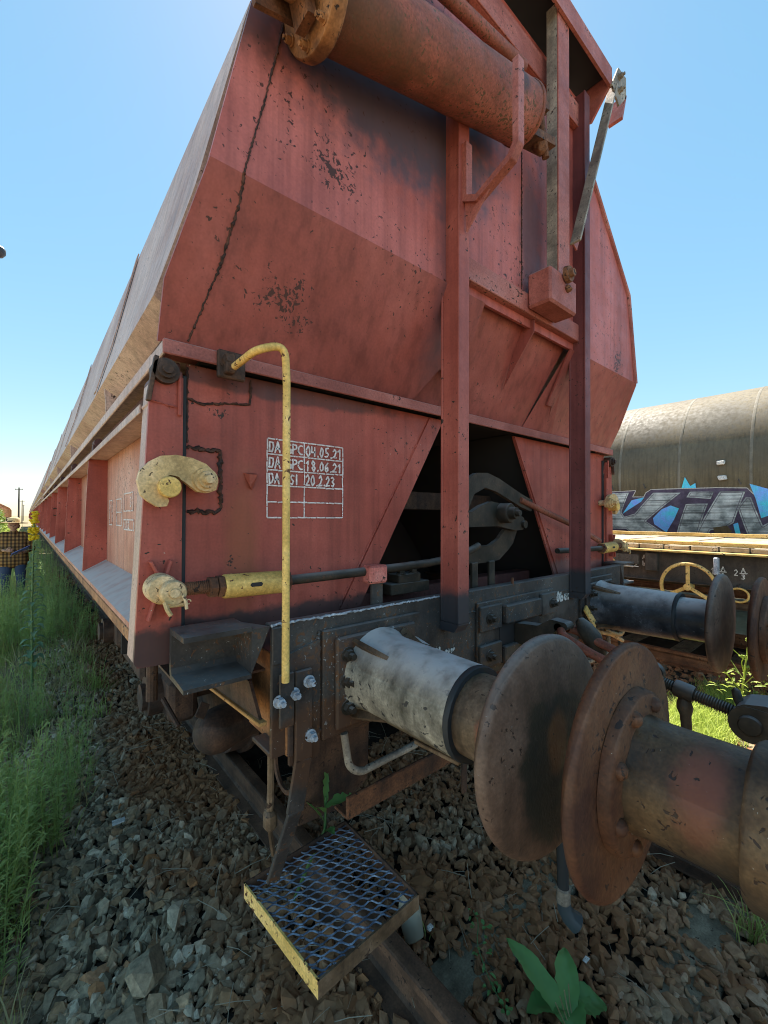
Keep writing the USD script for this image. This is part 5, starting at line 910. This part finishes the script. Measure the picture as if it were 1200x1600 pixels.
tw = [tube([(0, 0, 0), (.45, .03 * (i - 1), .05), (1, 0, .01 * i)], .011, 4) for i in range(3)]
q = RNG.normal(size=(n, 4)) * [1, .08, .08, 1]; q /= np.linalg.norm(q, axis=1, keepdims=True)
pi = instancer('/World/dry_twigs', [('twig', m, 'twig') for m in tw], place_on(X, Y, .035), q, np.repeat(L[:, None], 3, 1), RNG.integers(0, 3, n))
tag(pi, 'thin dry twigs and straws scattered over the ballast', 'twigs', kind='stuff')

def leaf(L, W, lobes=0, base=(0, 0, 0), az=0.0, rise=.4, droop=.5, seed=0, twist=0.0, tooth=.45):
    """one leaf: outline with optional saw lobes, arched, folded along its rib"""
    g = np.random.default_rng(seed); n = 25; t = np.linspace(0, 1, n); prof = np.sin(np.pi * np.clip(t, 0, 1) ** .8) ** .8 * W
    if lobes: prof = prof * (1 - tooth * (((t * lobes) % 1.0) ** 1.4)) + W * .04
    prof[-1] = .0005; prof[0] = W * .08
    d = np.array([math.cos(az), math.sin(az), 0]); s = np.array([-d[1], d[0], 0]); up = np.array([0, 0, 1])
    C = np.array(base) + np.outer(t * L * (1 - .2 * droop * t), d) + np.outer(L * (rise * t - droop * t ** 2), up)
    rows = []
    for side in (-1, -.5, 0, .5, 1):
        wv = prof * (1 + g.normal(0, .05, n)); rows.append(C + side * wv[:, None] * (s * math.cos(twist) + up * math.sin(twist)) + up * (abs(side) * prof * .35 + .06 * W * np.sin(t * 17 + side * 3))[:, None])
    V = np.vstack(rows); F = []
    for r in range(4):
        for i in range(n - 1): a, b = r * n + i, (r + 1) * n + i; F += [[a, a + 1, b + 1], [a, b + 1, b]]
    return trimesh.Trimesh(V, F, process=False)
def plant(name, lab, cat_, loc, **k): return thing(name, lab, cat_, loc=loc, **k)
# prickly weed growing up through the footstep
t = plant('sow_thistle', 'green prickly leaved weed poking up through the metal footstep', 'weed', (-.935, .236, -.17))
part(t, 'stem', tube([(.06, .34, 0), (.03, .12, .36), (.02, .01, .53), (.03, .02, .65)], [.007, .007, .006, .004], 8), 'weed_pale', True)
for az, L, W_, z, rise, dr, tw_ in ((-.62, .15, .034, .59, .50, .55, 0), (2.3, .09, .022, .53, 1.2, .4, .6), (.9, .085, .020, .585, 1.5, .3, 1.0), (-1.6, .07, .018, .50, .8, .5, 0), (3.6, .06, .015, .57, 1.2, .4, .3)):
    part(t, 'leaf', leaf(L * 1.1, W_ * 1.15, 5, (.02, .01, z + .03), az, rise, dr, int(z * 100), tw_), 'weed_leaf', True)
# broad leaves at the lower edge
t = plant('broad_leaf_weed', 'broad smooth leaved green weed at the bottom edge between the stones', 'weed', (-.40, -.47, -.16))
for i, (az, L, W_, rise, dr) in enumerate(((1.55, .27, .042, .75, .35), (.55, .20, .040, .9, .5), (.1, .16, .050, .45, .5), (-.5, .17, .055, .40, .5), (2.6, .17, .05, .5, .5), (3.9, .15, .045, .5, .6))):
    part(t, 'leaf', leaf(L, W_, 4, (.015 * i, .01 * i, .02), az, rise, dr, i, .15 * (i % 3), .10), 'weed_leaf', True)
for i in range(4): part(t, 'stalk', tube([(.01 * i, 0, 0), (.02 * i - .02, .02, .06), (.03 * i - .04, .03, .11)], .0022, 5), 'grass_dry')
t = plant('trailing_weed', 'small leaved trailing weed left of the broad leaved one', 'weed', (-.50, -.22, -.15))
g = np.random.default_rng(5); P = np.array([(.16, .20, .05), (.12, .14, .07), (.05, .10, .06), (0, 0, .03), (-.03, -.08, .03)])
part(t, 'stem', tube(bend(P, .05), .0022, 6), 'stem_green', True)
for k in range(34):
    c = P[g.integers(0, 5)] + g.normal(0, .022, 3); part(t, 'leaf', leaf(g.uniform(.014, .028), g.uniform(.005, .009), 0, c, g.uniform(0, 6.28), g.uniform(.1, .9), .3, k), 'weed_leaf', True)
# grass tufts at the lower right
for loc, sd, nb, hh, lab in (((.50, -.80, -.17), 3, 46, .30, 'green grass tuft at the lower right edge beside the concrete sleeper'), ((.80, -.50, -.17), 4, 12, .16, 'small sparse grass tuft behind the near rusty buffer'), ((-.50, .05, -.17), 6, 8, .09, 'tiny green sprig beside the pale bottle')):
    t = plant('grass_tuft', lab, 'grass tuft', loc); g = np.random.default_rng(sd)
    for k in range(nb): part(t, 'blade', blade(g, g.uniform(.4, 1) * hh, .0028, g.uniform(.2, 1.0), (*g.normal(0, .028, 2), 0)), 'grass_blade' if k % 6 else 'grass_dry')
# umbel plant in the sun
t = plant('umbel_plant', 'tall sunlit yellow green umbel plant between the right buffers', 'plant', (2.92, -.33, -.2)); g = np.random.default_rng(8)
part(t, 'stem', tube([(0, 0, 0), (.02, -.02, .35), (.06, -.05, .70)], [.009, .007, .004], 8), 'grass_sun', True)
tips = [(.06, -.05, .70)]
for k in range(7):
    z = .22 + .055 * k; a = 2.4 * k; e = (.02 + .17 * math.cos(a), -.02 + .17 * math.sin(a), z + .20 - .01 * k); tips.append(e)
    part(t, 'branch', tube(bend([(.02 * z / .35, -.02 * z / .35, z), (.5 * e[0], .5 * e[1], z + .11), e], .05), .0035, 6), 'grass_sun', True)
for e in tips:
    um = [tube([e, np.array(e) + d * .03], .0015, 4) for d in (lambda v: v / np.linalg.norm(v, axis=1, keepdims=True))(g.normal(size=(12, 3)) * [1, 1, .3] + [0, 0, .9])]
    fl = [trimesh.creation.icosphere(0, g.uniform(.006, .010)).apply_translation(np.array(e) + np.array([math.cos(b), math.sin(b), 0]) * g.uniform(0, .034) + [0, 0, .028 + g.normal(0, .004)]) for b in g.uniform(0, 6.28, 16)]
    part(t, 'umbel', cat(um + fl), 'grass_sun', True)
for k in range(60):
    c = np.array([g.normal(.02, .11), g.normal(-.02, .11), g.uniform(.12, .48)]); part(t, 'leaf', leaf(g.uniform(.04, .09), g.uniform(.008, .014), 4, c, g.uniform(0, 6.28), g.uniform(.2, 1), .4, k, g.uniform(0, .8)), 'grass_sun', True)
# mullein by the wagon side
t = plant('mullein', 'tall mullein with yellow flower heads and rows of leaves beside the train', 'plant', (-1.752, 4.6, -.24)); g = np.random.default_rng(11)
part(t, 'stem', tube([(0, 0, 0), (-.01, .01, .9), (.0, .0, 1.84)], [.012, .010, .006], 8), 'stem_green', True)
for zf, nf, rf in ((1.84, 16, .032), (1.76, 18, .034), (1.665, 26, .042), (1.60, 22, .036)):
    fl = []
    for k in range(nf):
        a = g.uniform(0, 6.28); c = np.array([math.cos(a) * rf * g.uniform(.3, 1), math.sin(a) * rf * g.uniform(.3, 1), zf + g.normal(0, .022)])
        fl.append(wobble(trimesh.creation.icosphere(1, .017).apply_transform(np.diag([1, 1, .7, 1])).apply_translation(c), .006, 60))
    part(t, 'flower_head', cat(fl), 'petal', True)
for k in range(54):
    z = .22 + 1.30 * k / 54; a = k * 2.4 + g.normal(0, .3); L = (.21 - .13 * (z / 1.5)) * g.uniform(.85, 1.15); part(t, 'leaf', leaf(L, L * .17, 0, (0, 0, z), a, .75, .85, k), 'mullein_leaf', True)
# bushes in the sun at the far left
def bush(loc, h, w, sd, lab):
    t = thing('bush', lab, 'bush', loc=loc); g = np.random.default_rng(sd)
    part(t, 'branches', cat([tube([(0, 0, -.1), (g.normal(0, w * .2), g.normal(0, w * .2), h * .45), (g.normal(0, w * .4), g.normal(0, w * .4), h * .85)], [.05, .03, .01], 6) for _ in range(7)]), 'pole_wood')
    C = g.normal(size=(26, 3)) * [w * .38, w * .38, h * .24] + [0, 0, h * .55]; ms = []
    for k in range(2600):
        c = C[g.integers(0, 26)] + g.normal(0, .17, 3) * w * .5; c[2] = np.clip(c[2], .05, h); d1, d2 = g.normal(size=(2, 3)); d1 /= np.linalg.norm(d1); d2 -= d1 * (d1 @ d2); d2 /= np.linalg.norm(d2); s = g.uniform(.04, .10)
        ms.append(np.array([c - d1 * s, c + d2 * s * .5, c + d1 * s, c - d2 * s * .5]))
    V = np.vstack(ms); i = np.arange(len(ms)) * 4; part(t, 'crown', trimesh.Trimesh(V, np.vstack([np.stack([i, i + 1, i + 2], 1), np.stack([i, i + 2, i + 3], 1)]), process=False), 'bush_leaf')
bush((-4.0, 42, -.25), 2.5, 2.0, 1, 'bright sunlit bush behind the man at the left edge'); bush((-3.7, 27, -.25), 2.0, 1.6, 2, 'low sunlit bush beside the path at the left edge'); bush((-5.4, 62, -.25), 3.6, 2.4, 3, 'paler sunlit bush furthest along the path')

# litter: bottle, scraps
t = plant('bottle', 'pale crumpled plastic bottle leaning against the rail by the footstep', 'bottle', (-.595, .075, -.12))
bm = lathe([(0, 0), (.0, .035), (.008, .042), (.06, .046), (.10, .043), (.14, .030), (.18, .015), (.205, .0125), (.21, .0145), (.225, .0145), (.226, .008)], (0, 0, 0), (-.12, .25, 1), 26)
bm = wobble(bm, .012, 16)
MAT['frosted'] = usdkit.material(stage, '/World/Looks/frosted', {'p': ('principled_bsdf', {'base_color': (.50, .46, .36), 'roughness': .35, 'transmission_weight': .35, 'ior': 1.3})}, [], surface='p.BSDF')
part(t, 'body', bm, 'frosted', True); part(t, 'cap', bx(.035, .06, -.05, -.03, .03, .045, .004), 'stencil_white')
for i, (x, y, s, lab) in enumerate(((-.13, -.40, .014, 'tiny white paper scrap on the ballast below the near buffer'), (-1.40, 1.62, .030, 'white scrap lying on the ballast near the grass edge'))):
    solo('paper_scrap', wobble(bx(x - s, x + s, y - s * .6, y + s * .6, float(gz(x, y)) + .045, float(gz(x, y)) + .049, .001), s * .5, 25), 'stencil_white', lab, 'scrap')
for i, (x, y, s, lab) in enumerate(((-1.28, 1.85, .022, 'orange rust flake on the ballast below the wagon side'), (-1.20, .95, .018, 'orange rust flake among the stones left of the footstep'))):
    solo('rust_flake', wobble(bx(x - s, x + s, y - s, y + s * .8, float(gz(x, y)) + .04, float(gz(x, y)) + .06, .004), s * .6, 30), 'rust_orange', lab, 'flake')

# ------------------------------------------------------------------ the man with hat, checked shirt and clipboard
import manifold3d as m3
def body_mesh(bones, res=.022, it=8):
    parts_ = []
    for a, ra, b, rb in bones:
        sa = trimesh.creation.icosphere(2, ra).apply_translation(a); sb = trimesh.creation.icosphere(2, rb).apply_translation(b)
        h_ = hull(np.vstack([sa.vertices, sb.vertices])); parts_.append(m3.Manifold(m3.Mesh(np.asarray(h_.vertices, np.float32), np.asarray(h_.faces, np.uint32))))
    u = m3.Manifold.batch_boolean(parts_, m3.OpType.Add).refine_to_length(res).to_mesh()
    m = trimesh.Trimesh(u.vert_properties[:, :3], u.tri_verts); trimesh.smoothing.filter_taubin(m, iterations=it); return m
MAT['plaid'] = usdkit.material(stage, '/World/Looks/plaid', {
    'tc': ('texture_coordinate', {}), 'g': ('geometry', {}), 'sx': ('separate_xyz', {}),
    'wx': ('wave_texture', {'bands_direction': 'x', 'scale': 5.2, 'distortion': .4}), 'wz': ('wave_texture', {'bands_direction': 'z', 'scale': 4.4, 'distortion': .4}), 'w2': ('wave_texture', {'bands_direction': 'z', 'scale': 13.0, 'distortion': .3}),
    'r1': ('rgb_ramp', {'ramp': [(.35, (.10, .07, .05)), (.6, (.30, .19, .10))]}), 'r2': ('rgb_ramp', {'ramp': [(.4, (.55, .45, .38)), (.65, (1.1, .95, .7))]}), 'r3': ('rgb_ramp', {'ramp': [(.8, (.8, .8, .8)), (.95, (1.5, 1.4, 1.3))]}),
    'm': ('mix', {'mix_type': 'multiply', 'fac': 1.0}), 'm2': ('mix', {'mix_type': 'multiply', 'fac': 1.0}), 'p': ('principled_bsdf', {'roughness': .9, 'specular_ior_level': .15})},
    [('g.position', 'wx.vector'), ('g.position', 'wz.vector'), ('g.position', 'w2.vector'), ('wx.fac', 'r1.fac'), ('wz.fac', 'r2.fac'), ('w2.fac', 'r3.fac'), ('r1.color', 'm.color1'), ('r2.color', 'm.color2'), ('m.color', 'm2.color1'), ('r3.color', 'm2.color2'), ('m2.color', 'p.base_color')], surface='p.BSDF')
plain('denim', (.035, .05, .10), .9); plain('skin', (.36, .19, .13), .5); plain('straw', (.50, .38, .20), .8, var=.3, scale=60); plain('hat_band', (.06, .04, .03), .8); plain('boot', (.05, .035, .025), .6); plain('folder_blue', (.16, .22, .62), .4); plain('hair', (.05, .035, .025), .7); plain('paper', (.7, .7, .72), .7); plain('eye', (.03, .02, .02), .3)
P = thing('person', 'person in straw hat, brown checked shirt and jeans holding a blue folder', 'person', loc=(-2.02, 10.6, -.235), rz=math.radians(-6))
# faces the camera (-y); z measured from the soles
body = body_mesh([((0, 0, 1.00), .125, (0, .01, 1.20), .115), ((-.06, 0, 1.00), .125, (.06, 0, 1.00), .125), ((-.10, .01, 1.28), .095, (.10, .01, 1.28), .095), ((-.15, .0, 1.40), .065, (.15, 0, 1.40), .065), ((0, .01, 1.18), .115, (0, .015, 1.34), .095), ((0, 0, 1.42), .06, (0, -.015, 1.52), .052),
    ((-.11, 0, .96), .105, (-.12, -.01, .50), .062), ((-.12, -.01, .50), .06, (-.12, .02, .10), .042), ((.11, 0, .96), .105, (.13, -.06, .51), .062), ((.13, -.06, .51), .06, (.13, .0, .10), .042),
    ((-.12, .02, .07), .04, (-.13, -.15, .04), .035), ((.13, 0, .07), .04, (.145, -.17, .04), .035),
    ((-.19, 0, 1.39), .058, (-.29, .02, 1.12), .044), ((-.29, .02, 1.12), .042, (-.10, -.23, 1.10), .028), ((.19, 0, 1.39), .058, (.29, .02, 1.12), .044), ((.29, .02, 1.12), .042, (.19, -.22, 1.06), .028),
    ((0, -.02, 1.60), .085, (0, -.01, 1.64), .088), ((0, -.045, 1.545), .045, (0, -.03, 1.60), .075)])
bp_ = part(P, 'body', body, 'skin', True)
shirt = body_mesh([((0, 0, .88), .165, (0, .01, 1.20), .158), ((-.11, 0, .86), .145, (.11, 0, .86), .145), ((-.11, 0, .86), .145, (-.10, 0, 1.2), .13), ((.11, 0, .86), .145, (.10, 0, 1.2), .13), ((-.09, 0, 1.15), .135, (.09, 0, 1.15), .135), ((-.11, 0, 1.30), .130, (.11, 0, 1.30), .130), ((-.155, 0, 1.40), .08, (.155, 0, 1.40), .08), ((0, -.01, 1.38), .10, (0, 0, 1.46), .072),
    ((-.195, 0, 1.39), .073, (-.30, .02, 1.12), .060), ((-.30, .02, 1.12), .058, (-.17, -.15, 1.105), .048), ((.195, 0, 1.39), .073, (.30, .02, 1.12), .060), ((.30, .02, 1.12), .058, (.235, -.13, 1.085), .048)])
part(P, 'checked_shirt', shirt, 'plaid', True)
part(P, 'jeans', body_mesh([((-.09, 0, .96), .13, (.09, 0, .96), .13), ((-.11, 0, .94), .118, (-.12, -.01, .50), .078), ((-.12, -.01, .50), .076, (-.12, .02, .12), .068), ((.11, 0, .94), .118, (.13, -.06, .51), .078), ((.13, -.06, .51), .076, (.13, 0, .12), .068)]), 'denim', True)
for s, fy in ((-1, .02), (1, 0)): part(P, 'boot', body_mesh([((s * .125, fy, .10), .055, (s * .125, fy, .045), .05), ((s * .125, fy, .045), .045, (s * .138, fy - .17, .038), .038)]), 'boot', True)
hat = part(P, 'straw_hat', wobble(lathe([(0, .225), (.004, .23), (.008, .22), (.006, .12), (.012, .105), (.07, .098), (.11, .085), (.125, .05), (.122, 0)], (0, -.01, 1.655), (0, .06, 1), 36), .012, 7), 'straw', True)
part(hat, 'band', lathe([(.016, .1075), (.050, .1035)], (0, -.01, 1.655), (0, .06, 1), 36), 'hat_band', True)
part(P, 'hair', body_mesh([((0, .035, 1.60), .082, (0, .035, 1.66), .085), ((-.06, .02, 1.57), .03, (.06, .02, 1.57), .03)], .02, 4), 'hair', True)
for s in (-1, 1):
    part(P, 'eye', trimesh.creation.icosphere(2, .011).apply_translation((s * .032, -.098, 1.612)), 'eye', True)
    part(P, 'ear', trimesh.creation.icosphere(2, .028).apply_transform(np.diag([.4, .7, 1.1, 1])).apply_translation((s * .09, .0, 1.60)), 'skin', True)
part(P, 'nose', hull([(-.008, -.098, 1.612), (.008, -.098, 1.612), (-.016, -.10, 1.578), (.016, -.10, 1.578), (0, -.128, 1.582), (0, -.10, 1.57)]), 'skin', True); part(P, 'mouth', bx(-.022, .022, -.092, -.086, 1.548, 1.555, .002), 'hat_band')
def hand_mesh(w, d, curl, s):
    w, d = np.asarray(w, float), np.asarray(d, float); d /= np.linalg.norm(d); up = np.array([0, 0, 1.0]); sd = np.cross(d, up); sd /= np.linalg.norm(sd); up = np.cross(sd, d); B = [(w, .024, w + d * .03, .024)]
    for k in range(4):
        o = up * (.024 - .016 * k); a = w + d * .03 + o * .7; b = w + d * .085 + o; B.append((a, .016, b, .011)); L_ = (.038, .043, .040, .031)[k]; c = b + (d * math.cos(curl) + sd * s * math.sin(curl)) * L_; e = c + (d * math.cos(2 * curl) + sd * s * math.sin(2 * curl)) * L_ * .8; B += [(b, .0095, c, .0085), (c, .0085, e, .007)]
    t0 = w + d * .03 + up * .022; t1 = t0 + d * .03 + up * .028; B += [(t0, .014, t1, .010), (t1, .010, t1 + d * .03 + sd * s * .012, .008)]
    return body_mesh(B, .006, 3)
part(P, 'hand', hand_mesh((-.10, -.23, 1.10), (.75, -.35, .05), .8, -1), 'skin', True); part(P, 'hand', hand_mesh((.19, -.22, 1.06), (-.30, -.75, .10), .9, 1), 'skin', True)
fo = thing('folder', 'blue folder held in the hand of the person with the hat', 'folder', loc=(-2.02, 10.6, -.235), rz=math.radians(-6))
part(fo, 'cover', quadplate((.00, -.33, .985), (.27, -.25, 1.13), (.30, -.38, 1.20), (.03, -.46, 1.05), .006), 'folder_blue'); part(fo, 'sheet', quadplate((.012, -.336, .995), (.262, -.258, 1.135), (.288, -.378, 1.198), (.038, -.452, 1.057), -.0015), 'paper')
